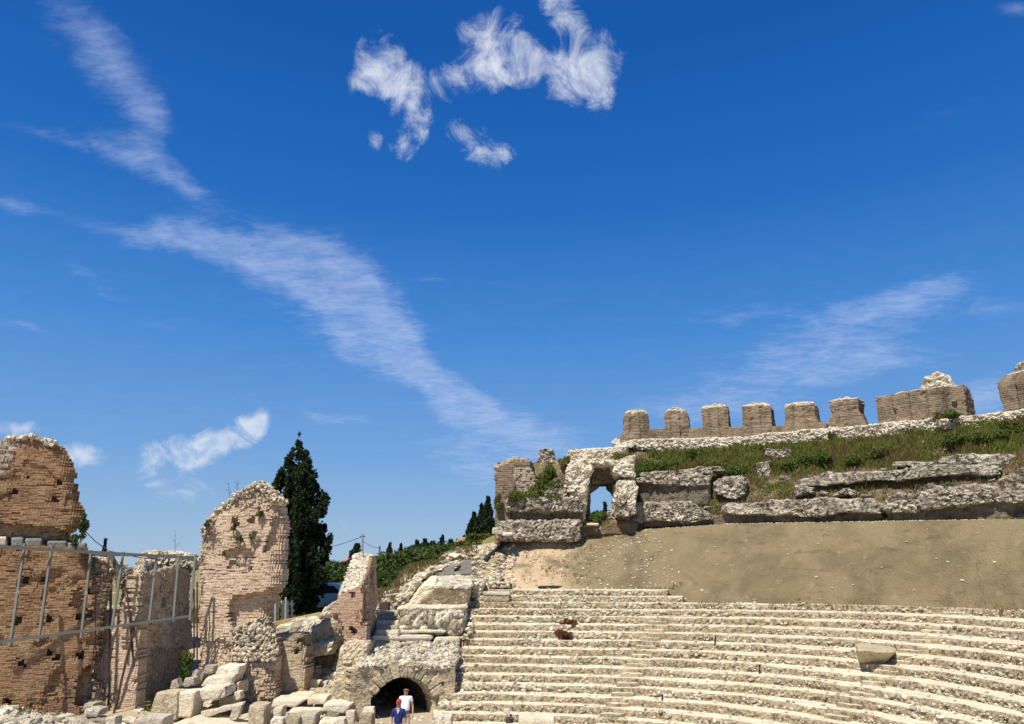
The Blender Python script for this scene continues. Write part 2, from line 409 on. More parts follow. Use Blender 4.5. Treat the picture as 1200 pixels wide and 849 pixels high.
M['brick_far'] = brick_mat('old_brick_left_wall', (.36, .205, .105), (.46, .29, .155), (.27, .125, .06), (.12, .075, .042), .75, .065, (.50, .36, .21), .4)
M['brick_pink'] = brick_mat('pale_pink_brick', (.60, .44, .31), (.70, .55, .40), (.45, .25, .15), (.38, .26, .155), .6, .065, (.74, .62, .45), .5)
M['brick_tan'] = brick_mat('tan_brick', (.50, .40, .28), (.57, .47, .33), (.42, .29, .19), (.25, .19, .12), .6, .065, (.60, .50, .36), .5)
M['brick_red'] = brick_mat('red_brick', (.43, .29, .195), (.52, .37, .255), (.36, .18, .11), (.28, .175, .11), .5, .065, (.60, .47, .35), .45)
M['brick_rim'] = brick_mat('weathered_brown_brick', (.225, .165, .105), (.30, .235, .16), (.165, .11, .07), (.075, .06, .045), .65, .11, (.28, .23, .16), .4)
M['plaster'] = stone_mat('tan_vault_masonry', (.60, .50, .33), (.68, .58, .40), (.20, .155, .095), .65, .53, 2.2, 9, .07)
M['rubble'] = stone_mat('cream_rubble', (.76, .69, .53), (.68, .59, .43), (.25, .19, .12), .65, .52, 5, 16, .05, .5)
M['mortar'] = stone_mat('cream_mortar_and_gravel', (.78, .70, .52), (.72, .63, .45), (.40, .30, .18), .6, .53, 3, 18, .03, .08)
M['riser'] = stone_mat('riser_core_dirt_and_step_shade', (.60, .50, .34), (.48, .385, .245), (.09, .065, .04), .8, .48, 6, 18, .06, .3)
M['white'] = stone_mat('whitewashed_rubble', (.84, .77, .62), (.76, .68, .52), (.22, .17, .12), .7, .52, 3.5, 12, .06, .3)
M['marble'] = stone_mat('weathered_marble', (.78, .71, .56), (.70, .61, .44), (.46, .35, .21), .55, .52, 2, 14, .03, .15)
M['cong'] = stone_mat('pitted_grey_conglomerate', (.68, .61, .48), (.46, .40, .305), (.07, .055, .038), .88, .465, 3.4, 11, .10, .4)
M['congdark'] = stone_mat('dark_stone_and_recess_shade', (.25, .205, .14), (.18, .15, .105), (.05, .042, .032), .7, .5, 2.5, 10, .06, .3)  # dark stone; in recesses and the tunnel it paints in shade
M['dirtheap'] = stone_mat('pinkish_spoil', (.52, .42, .30), (.46, .36, .255), (.30, .24, .15), .5, .5, 1.4, 12, .04, .2)
M['leaf_dark'] = leaf_mat('cypress_needles', (.012, .024, .010), (.035, .055, .018))
M['leaf_far'] = leaf_mat('far_conifer', (.014, .03, .016), (.03, .05, .022))
M['leaf_green'] = leaf_mat('bush_leaves', (.065, .105, .02), (.135, .18, .035))
M['leaf_belt'] = leaf_mat('scrub_leaves', (.045, .085, .02), (.10, .14, .035), (.06, .07, .02))
M['grass_green'] = leaf_mat('green_grass', (.095, .125, .024), (.18, .19, .045), (.16, .12, .042))
M['grass_dry'] = leaf_mat('dry_grass', (.16, .105, .05), (.30, .22, .11), (.20, .17, .06))
M['bark'] = plain('bark', (.13, .10, .075), .9, .1, 0, .4, 8, .03)
M['steel'] = plain('galvanised_grey_steel', (.19, .195, .17), .6, .3, .2, .12, 6)
M['rust'] = plain('rusty_prop', (.075, .045, .038), .8, .2, 0, .4, 7)
M['black'] = plain('black_plastic', (.02, .021, .022), .5, .4)
M['redearth'] = stone_mat('red_earth', (.50, .27, .17), (.42, .22, .14), (.25, .15, .08), .4, .55, .6, 4, .1, .1)
M['deadwood'] = leaf_mat('dead_brown_leaves', (.10, .04, .02), (.20, .09, .045))
M['greypanel'] = stone_mat('grey_slab', (.27, .27, .24), (.22, .22, .20), (.14, .14, .12), .5, .55, 3, 12, .01, .1)
M['dark'] = plain('hole_and_ditch_shade', (.05, .04, .032), .95, .05, 0, .3, 4)
def ground_mat():
    m, t = new_mat('dry_ground', .95, .1)
    a = t.noise(t.pos, .09, 5, .6); b = t.noise(t.pos, 1.3, 6, .65)
    soil = t.mix(b, (.50, .42, .29), (.36, .28, .18))
    gr = t.mix(b, (.13, .135, .045), (.26, .22, .10))
    sx = t.add('ShaderNodeSeparateXYZ', {0: t.pos}).outputs
    far = t.step(t.m('ADD', sx[1], t.m('MULTIPLY', a, 6)), 44, 50)
    g = t.m('MULTIPLY', far, t.step(t.noise(t.pos, .25, 5), .34, .5))
    c = t.mix(g, soil, gr)
    t.put(t.b.inputs['Base Color'], c); bump(t, t.m('ADD', b, t.noise(t.pos, 9, 5)), .06)
    return m
M['ground'] = ground_mat()
def bank_mat():
    m, t = new_mat('compacted_earth_cover', .95, .1)
    a = t.noise(t.pos, .35, 6, .6, .6); b = t.noise(t.pos, 2.2, 6, .7, .3); s = t.noise(t.mapping(t.pos, (0, 0, 0), (0, 0, 0), (.7, .7, 2.2)), 1.1, 6, .7)
    c = t.mix(t.step(a, .36, .62), (.165, .13, .072), (.235, .187, .107))
    c = t.mix(t.m('MULTIPLY', t.step(b, .55, .7), .5), c, (.315, .26, .16))
    c = t.mix(t.m('MULTIPLY', t.step(s, .56, .66), .55), c, (.10, .08, .043))
    sx = t.add('ShaderNodeSeparateXYZ', {0: t.pos}).outputs
    heap = t.m('MULTIPLY', t.m('SUBTRACT', 1, t.step(t.m('ADD', sx[0], t.m('MULTIPLY', a, 9)), 5.6, 10.5)), t.step(t.noise(t.pos, .5, 6, .65), .38, .54))
    c = t.mix(t.m('MULTIPLY', heap, .85), c, (.58, .43, .27))
    t.put(t.b.inputs['Base Color'], c)
    bump(t, t.m('ADD', t.m('MULTIPLY', a, 2), t.m('ADD', b, t.noise(t.pos, 12, 4))), .09)
    return m
M['bank'] = bank_mat()
def slope_mat():
    m, t = new_mat('overgrown_slope_soil', .95, .1)
    b = t.noise(t.pos, 1.4, 6, .65, .5); a = t.noise(t.pos, .4, 5)
    c = t.mix(b, (.23, .165, .095), (.13, .095, .055)); c = t.mix(t.m('MULTIPLY', t.step(a, .45, .6), .6), c, (.13, .12, .045))
    c = t.mix(t.m('MULTIPLY', t.step(t.noise(t.pos, 2.6, 7, .7), .56, .64), .8), c, (.50, .46, .38))
    t.put(t.b.inputs['Base Color'], c); bump(t, t.m('ADD', b, t.noise(t.pos, 8, 5)), .12)
    return m
M['slope'] = slope_mat()
# ------------------------------------------------------------------ brick walls read course by course
def in_poly(x, y, poly):
    poly = np.array(poly, float); r = np.zeros(np.shape(x), bool); n = len(poly)
    for i in range(n):
        x1, y1 = poly[i]; x2, y2 = poly[(i+1) % n]
        if y1 == y2: continue
        c = ((y1 > y) != (y2 > y)) & (x < (x2-x1)*(y-y1)/(y2-y1)+x1); r ^= c
    return r
def seg_dist(x, y, poly):
    d = np.full(np.shape(x), 1e9); n = len(poly)
    for i in range(n):
        a = np.array(poly[i], float); b = np.array(poly[(i+1) % n], float); ab = b-a; L = (ab@ab)+1e-9
        t = np.clip(((x-a[0])*ab[0]+(y-a[1])*ab[1])/L, 0, 1); d = np.minimum(d, np.hypot(x-a[0]-t*ab[0], y-a[1]-t*ab[1]))
    return d
class Wall:
    def __init__(s, A, B):                       # A, B = (px, py, Y): two points of a vertical plane
        a = P(*A); b = P(*B); s.o = a[:2]; d = b[:2]-a[:2]; s.L = np.linalg.norm(d); s.d = d/s.L; s.n = np.array([s.d[1], -s.d[0]])
    def sz(s, px, py):
        tx, tz = ray(px, py)                     # t*(tx,1) = o + q d
        den = tx*s.d[1]-s.d[0]
        t = (s.o[0]*s.d[1]-s.o[1]*s.d[0])/den
        q = (tx*t-s.o[0])*s.d[0]+(t-s.o[1])*s.d[1]
        return np.stack([q, EYE+tz*t], -1)
    def pt(s, q, z, dep=0):
        q = np.asarray(q); return np.stack([s.o[0]+s.d[0]*q-s.n[0]*dep, s.o[1]+s.d[1]*q-s.n[1]*dep, z+0*q], -1)
def brick_wall(name, mat, A, B, outline, T, feats=(), holes=(), cut=(), ds=.1, dz=.065, amp=.05, nsc=1.1, edge=.25, edged=.25, parent=None,
               jag=.07, seed=1, rubdef=0, brick=.3, bevelback=True, bj=.008, shear=0, topmin=None):
    W = Wall(A, B); O = np.array([W.sz(*q) for q in outline]); s0, z0 = O.min(0)-.05; s1, z1 = O.max(0)+.05
    ns = int((s1-s0)/ds)+1; nz = int((z1-z0)/dz)+1
    S, Z = np.meshgrid(s0+(np.arange(ns)+.5)*ds, z0+(np.arange(nz)+.5)*dz, indexing='ij')
    P3 = np.stack([S, Z, np.full_like(S, seed*3.7)], -1)
    row = np.arange(nz); jr = (np.random.default_rng(seed).random(nz)-.5)*2*jag
    Sj = S+jr[None, :]+jag*1.5*fbm(P3, .7, 3, 5)
    Zj = Z+jag*1.2*fbm(P3, .5, 2, 9)
    ins = in_poly(Sj, Zj, O)
    for c in cut: ins &= ~in_poly(Sj*.5+S*.5, Zj*.5+Z*.5, np.array([W.sz(*q) for q in c]))
    bid = np.floor((S+(row % 2)*brick/2+jr[None]*3)/brick)
    rnd = _h(bid, np.broadcast_to(row, S.shape), np.zeros_like(bid), seed)
    dep = amp*(1-fbm(P3, nsc, 4, seed))+bj*(rnd-.5)*2
    # missing bricks
    mis = (_h(bid, np.broadcast_to(row, S.shape), np.ones_like(bid), seed) > .985); dep = dep+mis*.09
    er = fbm(P3, .8, 4, seed+50); dep = dep+np.clip((er-.22)*3.5, 0, 1)*.16
    rub = np.full(S.shape, float(rubdef))
    dist = seg_dist(Sj, Zj, O)
    dep = dep+edged*np.clip(1-dist/edge, 0, 1)**2
    for ft in feats:
        pol = np.array([W.sz(*q) for q in ft['p']]); soft = ft.get('soft', 0)
        Sw = Sj+ft.get('warp', .15)*fbm(P3, .6, 3, seed+7); Zw = Zj+ft.get('warp', .15)*fbm(P3+9, .6, 3, seed+8)
        m = in_poly(Sw, Zw, pol).astype(float)
        if soft: m = m*np.clip(seg_dist(Sw, Zw, pol)/soft, 0, 1)
        dep = dep+m*ft.get('d', 0)
        if 'rub' in ft:
            rub = np.where(m > 0, ft['rub'], rub); a, b, i2 = worley(np.stack([S, Z*1.25, 0*S], -1), ft.get('ws', .3), seed)
            w = np.minimum(b-a, .5); dep = dep+(m > 0)*ft.get('wd', .1)*(1-w*2); rnd = np.where(m > 0, i2, rnd)
            rub = np.where((m > 0) & (w < .12), ft['rub']*.55, rub)
    if rubdef:
        a, b, i2 = worley(np.stack([S, Z*1.25, 0*S], -1), .3, seed); w = np.minimum(b-a, .5); dep = dep+.1*(1-w*2)*rubdef; rnd = np.where(rubdef > .5, i2, rnd)
    hn = fbm(P3+70, .16, 2, seed)
    for (hx, hy, hw) in holes:
        c = W.sz(hx, hy); g = (hw/2+.01)*(1+.7*hn); dep = np.where((abs(S-c[0]) < g) & (abs(Z-c[1]) < g*1.05), .45, dep)
        dep = dep+.06*np.clip(1-np.hypot(S-c[0], Z-c[1])/(hw*1.3), 0, 1)
    dep = np.minimum(dep, T-.05)
    tb = T-.05*(1-fbm(P3+40, nsc, 3, seed+3))-edged*np.clip(1-dist/edge, 0, 1)**2; tb = np.maximum(tb, dep+.04)
    quads = []; rn = []; rb = []; UV = []
    def q(s_a, z_a, d_a, r, b, fl=False):
        # s_a.. lists of 4 arrays
        pts = np.stack([W.pt(np.asarray(a), np.asarray(z), np.asarray(d)) for a, z, d in zip(s_a, z_a, d_a)], 1)
        uv = np.stack([np.stack([np.asarray(a)+np.asarray(d), np.asarray(z)], -1) for a, z, d in zip(s_a, z_a, d_a)], 1)
        if fl: pts = pts[:, ::-1]; uv = uv[:, ::-1]
        quads.append(pts); UV.append(uv); rn.append(r); rb.append(b)
    I = ins; sL = S-ds/2; sR = S+ds/2; zB = Z-dz/2; zT = Z+dz/2
    a = I
    q([sL[a], sR[a], sR[a], sL[a]], [zB[a], zB[a], zT[a], zT[a]], [dep[a]]*4, rnd[a], rub[a])
    q([sL[a], sR[a], sR[a], sL[a]], [zB[a], zB[a], zT[a], zT[a]], [tb[a]]*4, rnd[a], rub[a], True)
    def pad(A_, dx, dy, fill):
        B_ = np.full_like(A_, fill)
        xs = slice(max(dx, 0), A_.shape[0]+min(dx, 0)); xt = slice(max(-dx, 0), A_.shape[0]+min(-dx, 0))
        ys = slice(max(dy, 0), A_.shape[1]+min(dy, 0)); yt = slice(max(-dy, 0), A_.shape[1]+min(-dy, 0))
        B_[xt, yt] = A_[xs, ys]; return B_
    for dx, dy in ((1, 0), (-1, 0), (0, 1), (0, -1)):
        In = pad(I, dx, dy, False); dn = pad(dep, dx, dy, 0.); tn = pad(tb, dx, dy, 0.)
        for mode in (0, 1):
            if mode == 0: a = I & ~In; d0 = dep[a]; d1 = tb[a]
            else: a = I & In & (dn > dep+.004); d0 = dep[a]; d1 = dn[a]
            if not a.any(): continue
            if dx: e = (sR if dx > 0 else sL)[a]; q([e, e, e, e], [zB[a], zB[a], zT[a], zT[a]], [d0, d1, d1, d0], rnd[a], rub[a], dx < 0)
            else: e = (zT if dy > 0 else zB)[a]; q([sL[a], sR[a], sR[a], sL[a]], [e, e, e, e], [d0, d0, d1, d1], rnd[a], rub[a], dy < 0)
    Q = np.concatenate(quads); V = Q.reshape(-1, 3); F = np.arange(len(V)).reshape(-1, 4)
    if shear:
        pass
    o = put(name, V, F, mat, parent, uv=np.concatenate(UV).reshape(-1, 2), attrs={'rnd': np.concatenate(rn), 'rub': np.concatenate(rb)})
    return o, W
def rocks_in(W, polys, n, size, seed, T=0, dep0=0.0):
    """random stones seated on a wall face inside photo polygons"""
    rg = np.random.default_rng(seed); out = []
    for pol in polys:
        O = np.array([W.sz(*q) for q in pol]); lo, hi = O.min(0), O.max(0); k = 0
        while k < n:
            c = lo+(hi-lo)*rg.random((n*3, 2)); c = c[in_poly(c[:, 0], c[:, 1], O)][:n-k]
            out.append(W.pt(c[:, 0], c[:, 1], dep0+rg.random(len(c))*T)); k += max(len(c), 1)
    p = np.concatenate(out)
    return rocks(p, size*rg.uniform(.5, 1.35, len(p)), 1, seed)
def stuff(name, VFr, mat, parent=None, label=None, cat=None):
    V, F, r = VFr; o = put(name, V, F, mat, parent, attrs={'rnd': r}); o['kind'] = 'stuff'
    if label: tag(o, label, cat)
    return o
def solo(name, VFr, mat, label, cat, group=None, smooth=False):
    V, F, r = VFr; o = put(name, V, F, mat, None, attrs={'rnd': r}, smooth=smooth); return tag(o, label, cat, group)
def piece(name, VFr, mat, parent, smooth=False):
    V, F, r = VFr; return put(name, V, F, mat, parent, attrs={'rnd': r}, smooth=smooth)
#@@PART2@@
# ================================================================== terrain
CTRL = np.array([(-25,20,.5),(-20,28,.9),(-16,32,.45),(-14,34,.3),(-10,34,.1),(-7,33,-.05),(-9,31,0),(-13,31,.15),(-4,31,0),(0,25,0),(10,25,0),(0,33,-.2),(10,33,-.3),(20,30,-.3),
 (-12,37,.75),(-8,37,.65),(-14,41,1.9),(-10,42,2.3),(-9,44,2.8),(-20,47,2.8),(-12,47,2.85),(-12,55,3),(-20,60,3),(-10,60,3.2),(-7,42,3.9),(-4.5,44,5.3),
 (-2,47,7.0),(0,50,8),(-8,50,4.4),(-5,55,6.3),(-3,60,7.4),(-16,80,3.8),(-10,80,5.4),(-5,80,7.6),(-17,100,5.2),(-8,100,7.4),(0,100,8.3),(20,100,8),(40,60,8),(60,20,8),
 (-40,60,2.5),(-60,100,2),(-30,100,3),(-60,40,1.5),(-40,20,1),(-60,-40,0),(0,-60,0),(60,-40,4),(-25,150,3.5),(0,160,5),(40,200,5),(-100,200,2.5),(0,400,3),(-200,400,2),(200,400,3),
 (-400,1500,0),(400,1500,0),(-1500,0,0),(1500,0,0),(0,-1500,0),(-3,40.5,3.4),(-5,38,2.2),(-5,36,1.4)], float)
def terrain_z(x, y):
    x = np.asarray(x, float); y = np.asarray(y, float)
    num = 0; den = 0
    for cx, cy, cz in CTRL:
        s = 2.2+.045*math.hypot(cx, cy-30)
        w = 1/(((x-cx)**2+(y-cy)**2)/(s*s)+.05)**2; num = num+w*cz; den = den+w
    z = num/den
    r = np.hypot(x-CX, y-CY); left = np.where(y < 33, -2.6, -3.4+(y-33)*.25)
    ins = (x > left) & (r < 37) & (y > 5)
    lim = -.25+np.clip(r-34.2, 0, 3)*2.9
    z = np.where(ins, np.minimum(z, lim), z)
    tun = np.clip(1-np.maximum(np.abs(x+4.75)-1.7, np.abs(y-37.3)-4.6)/.7, 0, 1); z = z*(1-tun)+np.minimum(z, -.05)*tun
    return z+.12*fbm(np.stack([x, y, 0*x], -1), 2.5, 4, 3)*np.clip((y-20)/10, 0, 1)
def build_ground():
    def axis(c, lo, hi, st, far, n):
        a = np.arange(lo, hi, st); g = np.geomspace(1, far, n)
        return np.concatenate([lo-g[::-1], a, hi+g])
    xs = axis(0, -28, 12, .4, 3000, 45); ys = axis(0, 20, 64, .4, 3000, 45)
    X, Y = np.meshgrid(xs, ys, indexing='ij'); Z = terrain_z(X, Y)
    V = np.stack([X, Y, Z], -1).reshape(-1, 3); n, m = X.shape
    i, j = np.meshgrid(np.arange(n-1), np.arange(m-1), indexing='ij'); a = (i*m+j).ravel()
    F = np.stack([a, a+m, a+m+1, a+1], -1)
    o = put('ground', V, F, M['ground'], None, smooth=True); o['kind'] = 'structure'
build_ground()

# ================================================================== seating rows
TAB = {-2: ([510, 600, 780], [690.3, 690.4, 691.5]), -1: ([540, 600, 795], [699, 698.9, 699.4]),
 0: ([600, 840, 1010, 1200], [706.3, 708.4, 709.7, 716]), 1: ([600, 840, 1010, 1200], [714.7, 716.4, 719, 730]), 2: ([600, 840, 1010, 1200], [723.8, 725.9, 730, 742]),
 3: ([600, 840, 1010, 1200], [731.6, 735.3, 740.5, 757]), 4: ([600, 840, 1010, 1200], [741.7, 746, 752, 773]), 5: ([600, 840, 1010, 1200], [751.6, 755, 763.5, 788]),
 6: ([600, 840, 1010, 1200], [759.6, 767, 777, 803]), 7: ([600, 840, 1010, 1200], [770, 776.5, 791, 823]), 8: ([600, 840, 1010, 1200], [780, 788, 807, 844]),
 9: ([600, 840, 1010], [791, 800, 821]), 10: ([600, 840, 1010], [801.5, 813, 838]), 11: ([600, 840], [815, 828]), 12: ([600, 840], [827, 842]), 13: ([600, 840], [839, 857])}
_A = []; _b = []
def _bas(x, i):
    x = (np.asarray(x, float)-800)/300; i = np.asarray(i, float)/10
    return np.stack([x**a*i**b for a in range(4) for b in range(3) if a+b < 5], -1)
for _i, (_xs, _ys) in TAB.items():
    for _x, _y in zip(_xs, _ys): _A.append(_bas(_x, _i)); _b.append(_y)
_A = np.array(_A); COEF = np.linalg.solve(_A.T@_A+1e-3*np.eye(_A.shape[1]), _A.T@np.array(_b))
def row_py(x, i):
    x = np.asarray(x, float); xc = np.clip(x, 500, 1230)
    g = (_bas(xc, i)-_bas(xc-4, i))@COEF/4
    return _bas(xc, i)@COEF+np.where(x > xc, (x-xc)*g*1.15, 0)
ROWS = list(range(-2, 17)); HR = {}
for _i in ROWS:
    _Y = 35+.62*(10-_i)
    HR[_i] = -float(ray(600, float(row_py(600, _i)))[1])*_Y
def row_z(i): return EYE-HR[i]
def lip(i, xs):
    py = row_py(xs, i); tx, tz = ray(xs, py); Y = -HR[i]/tz
    return np.stack([tx*Y, Y, np.full_like(Y, row_z(i))], -1)
LEFT = {-2: 562, -1: 556, 0: 549, 1: 545, 2: 542, 3: 540, 4: 539, 5: 538, 6: 536, 7: 534, 8: 532, 9: 530, 10: 526, 11: 522, 12: 514, 13: 508, 14: 506, 15: 504, 16: 503}
RIGHT = {-2: 782, -1: 800}
AISLE = [((711, 844), (767, 732)), ((1000, 815), (1108, 722))]
def aisle_x(k, y):
    (x0, y0), (x1, y1) = AISLE[k]; return x0+(y-y0)*(x1-x0)/(y1-y0)
def build_seating():
    base = lip(8, np.array([800.]))[0]; base[2] = 0
    T = thing('seating_tier', base, 'long curved bank of cream stone seating rows filling the lower right below the earth slope', 'theatre seating')
    rg = np.random.default_rng(4)
    for i in ROWS:
        if i == 16: continue
        x0 = LEFT[i]; x1 = RIGHT.get(i, 1345)
        n = int((x1-x0)/2.3); xs = np.linspace(x0, x1, n)
        L = lip(i, xs); up = lip(i-1, xs) if i > -2 else L+np.array([-.0, 1.3, 0])
        if i == -2:
            r = L-np.array([CX, CY, 0]); r[:, 2] = 0; up = L+r/np.linalg.norm(r, axis=1)[:, None]*1.2
        r = L-np.array([CX, CY, 0]); r[:, 2] = 0; r /= np.linalg.norm(r, axis=1)[:, None]
        z = row_z(i); zb = row_z(i+1) if i < 16 else z-.35
        s = np.cumsum(np.r_[0, np.linalg.norm(np.diff(L, axis=0), axis=1)])
        H = z-zb; D = np.linalg.norm((up-L)[:, :2], axis=1)
        q = np.stack([s*1.0, np.full_like(s, i*3.3), 0*s], -1)
        w1 = fbm(q, 2.2, 4, 1); w2 = fbm(q+50, .5, 3, 2)
        prof = [(-.03, -H-.12), (-.02, -H*.97), (.0, -H*.75), (-.01, -H*.5), (.0, -H*.25), (.0, -.05), (.05, .0), (.14, .012)]
        rings = []
        for k, (a, b) in enumerate(prof):
            p = L+r*a+np.array([0, 0, 1])*b
            amp = [0, .02, .06, .06, .06, .06, .03, .02][k]
            qq = np.stack([s, np.full_like(s, i*3.3), np.full_like(s, b)], -1)
            p = p+r*(amp*(w1*1.2)+.05*fbm(qq, .22, 3, 5)*(k > 1)*(k < 6))[:, None]
            p[:, 2] += [0, 0, 0, 0, .02, .06, .065, .04][k]*(w1*1.1+w2*.6)
            rings.append(p)
        for f in (.35, .6, .85, 1.15, 1.5):
            p = L+(up-L)*f; p[:, 2] = z+.02*fbm(np.stack([s, np.full_like(s, i*3.3+f), 0*s], -1), .5, 3, 6)+(f > .8)*.03; rings.append(p)
        G = np.array(rings); m = len(rings)
        V = G.transpose(1, 0, 2).reshape(-1, 3)
        a, b = np.meshgrid(np.arange(n-1), np.arange(m-1), indexing='ij'); t0 = (a*m+b).ravel()
        F = np.stack([t0, t0+m, t0+m+1, t0+1], -1)
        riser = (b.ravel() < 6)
        # end walls down to the floor
        E = []; EV = []
        for e, sgn in ((0, 1), (n-1, -1)):
            k0 = len(V)+sum(len(v) for v in EV); top = V[e*m+2:e*m+m]; bot = top.copy(); bot[:, 2] = np.minimum(z-H-1.2, top[:, 2]-.9)
            EV.append(np.vstack([top, bot])); h = len(top)
            for k in range(h-1): E.append([k0+k, k0+k+1, k0+h+k+1, k0+h+k][::sgn])
        V = np.vstack([V]+EV); F = np.vstack([F, E]); riser = np.r_[riser, np.ones(len(E), bool)]
        o = put('seat_row', V, F, M['mortar'], T, attrs={'rnd': np.r_[rg.random(len(F))]})
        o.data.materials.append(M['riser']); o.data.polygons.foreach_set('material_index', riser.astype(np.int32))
        # the stones of the riser
        ln = s[-1]; k = int(ln/.2*3.0); si = rg.random(k)*ln; lay = rg.random(k)
        pos = np.stack([np.interp(si, s, L[:, c]) for c in range(3)], -1); rr = np.stack([np.interp(si, s, r[:, c]) for c in range(3)], -1)
        dens = fbm(np.stack([si, np.full_like(si, i*2.1), 0*si], -1), 1.6, 3, 8); keep = rg.random(k) < .95+dens*.6
        ax = 600+0*si
        pos = pos+rr*(-.02+.02*rg.random(k))[:, None]; pos[:, 2] -= .05+lay*(H-.06)
        size = rg.uniform(.04, .085, k)*np.clip(1+.9*fbm(np.stack([si, np.full_like(si, i*5.7), 0*si], -1), 2.5, 3, 31), .5, 1.6)
        for q_ in (0, 1):            # keep the stairways clear
            xa = aisle_x(q_, row_py(aisle_x(q_, 780), i)); xa = aisle_x(q_, row_py(xa, i)); c = lip(i, np.array([xa]))[0]
            if row_py(xa, i) > AISLE[q_][1][1]-12: keep &= np.linalg.norm(pos[:, :2]-c[:2], axis=1) > .8
        stuff('riser_stones', rocks(pos[keep], size[keep], .9, 100+i), M['rubble'], o)
        k = int(ln*4.5); si = rg.random(k)*ln; wv = fbm(np.stack([si, np.full_like(si, i*4.1), 0*si], -1), 1.2, 3, 14); si = si[(wv > .32)]; k = len(si)
        pos = np.stack([np.interp(si, s, L[:, c]) for c in range(3)], -1)+np.stack([np.interp(si, s, r[:, c]) for c in range(3)], -1)*rg.uniform(-.03, .22, (k, 1)); pos[:, 2] = z-.01+.06*rg.random(k)
        stuff('lip_stones', rocks(pos, rg.uniform(.05, .12, k), .7, 300+i), M['rubble'], o)
        k = int(ln*3); si = rg.random(k)*ln; pos = np.stack([np.interp(si, s, L[:, c]) for c in range(3)], -1); u2 = np.stack([np.interp(si, s, up[:, c]) for c in range(3)], -1)
        pos = pos+(u2-pos)*rg.random((k, 1))**.6; pos[:, 2] = z+.02
        stuff('tread_pebbles', rocks(pos, rg.uniform(.02, .085, k), .6, 200+i), M['rubble'], o)
    # stairways
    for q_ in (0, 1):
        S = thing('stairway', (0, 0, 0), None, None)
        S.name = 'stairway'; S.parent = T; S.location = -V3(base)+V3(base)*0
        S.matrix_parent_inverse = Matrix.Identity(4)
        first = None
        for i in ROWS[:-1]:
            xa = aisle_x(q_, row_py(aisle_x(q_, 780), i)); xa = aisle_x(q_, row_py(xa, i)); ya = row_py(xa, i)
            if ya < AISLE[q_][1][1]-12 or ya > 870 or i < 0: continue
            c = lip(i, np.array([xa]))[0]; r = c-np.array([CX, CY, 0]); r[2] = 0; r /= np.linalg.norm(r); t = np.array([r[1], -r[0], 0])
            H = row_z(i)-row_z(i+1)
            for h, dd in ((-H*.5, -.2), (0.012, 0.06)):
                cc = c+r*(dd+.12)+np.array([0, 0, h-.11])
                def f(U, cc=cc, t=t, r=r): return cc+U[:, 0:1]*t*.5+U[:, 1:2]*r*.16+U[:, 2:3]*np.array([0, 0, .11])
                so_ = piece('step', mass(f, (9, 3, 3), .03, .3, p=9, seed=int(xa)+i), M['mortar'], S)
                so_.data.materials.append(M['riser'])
                for pl_ in so_.data.polygons: pl_.material_index = int(abs(pl_.normal.z) < .6)  # steep step faces take the darker riser colour as painted shade
    return T
SEAT = build_seating()

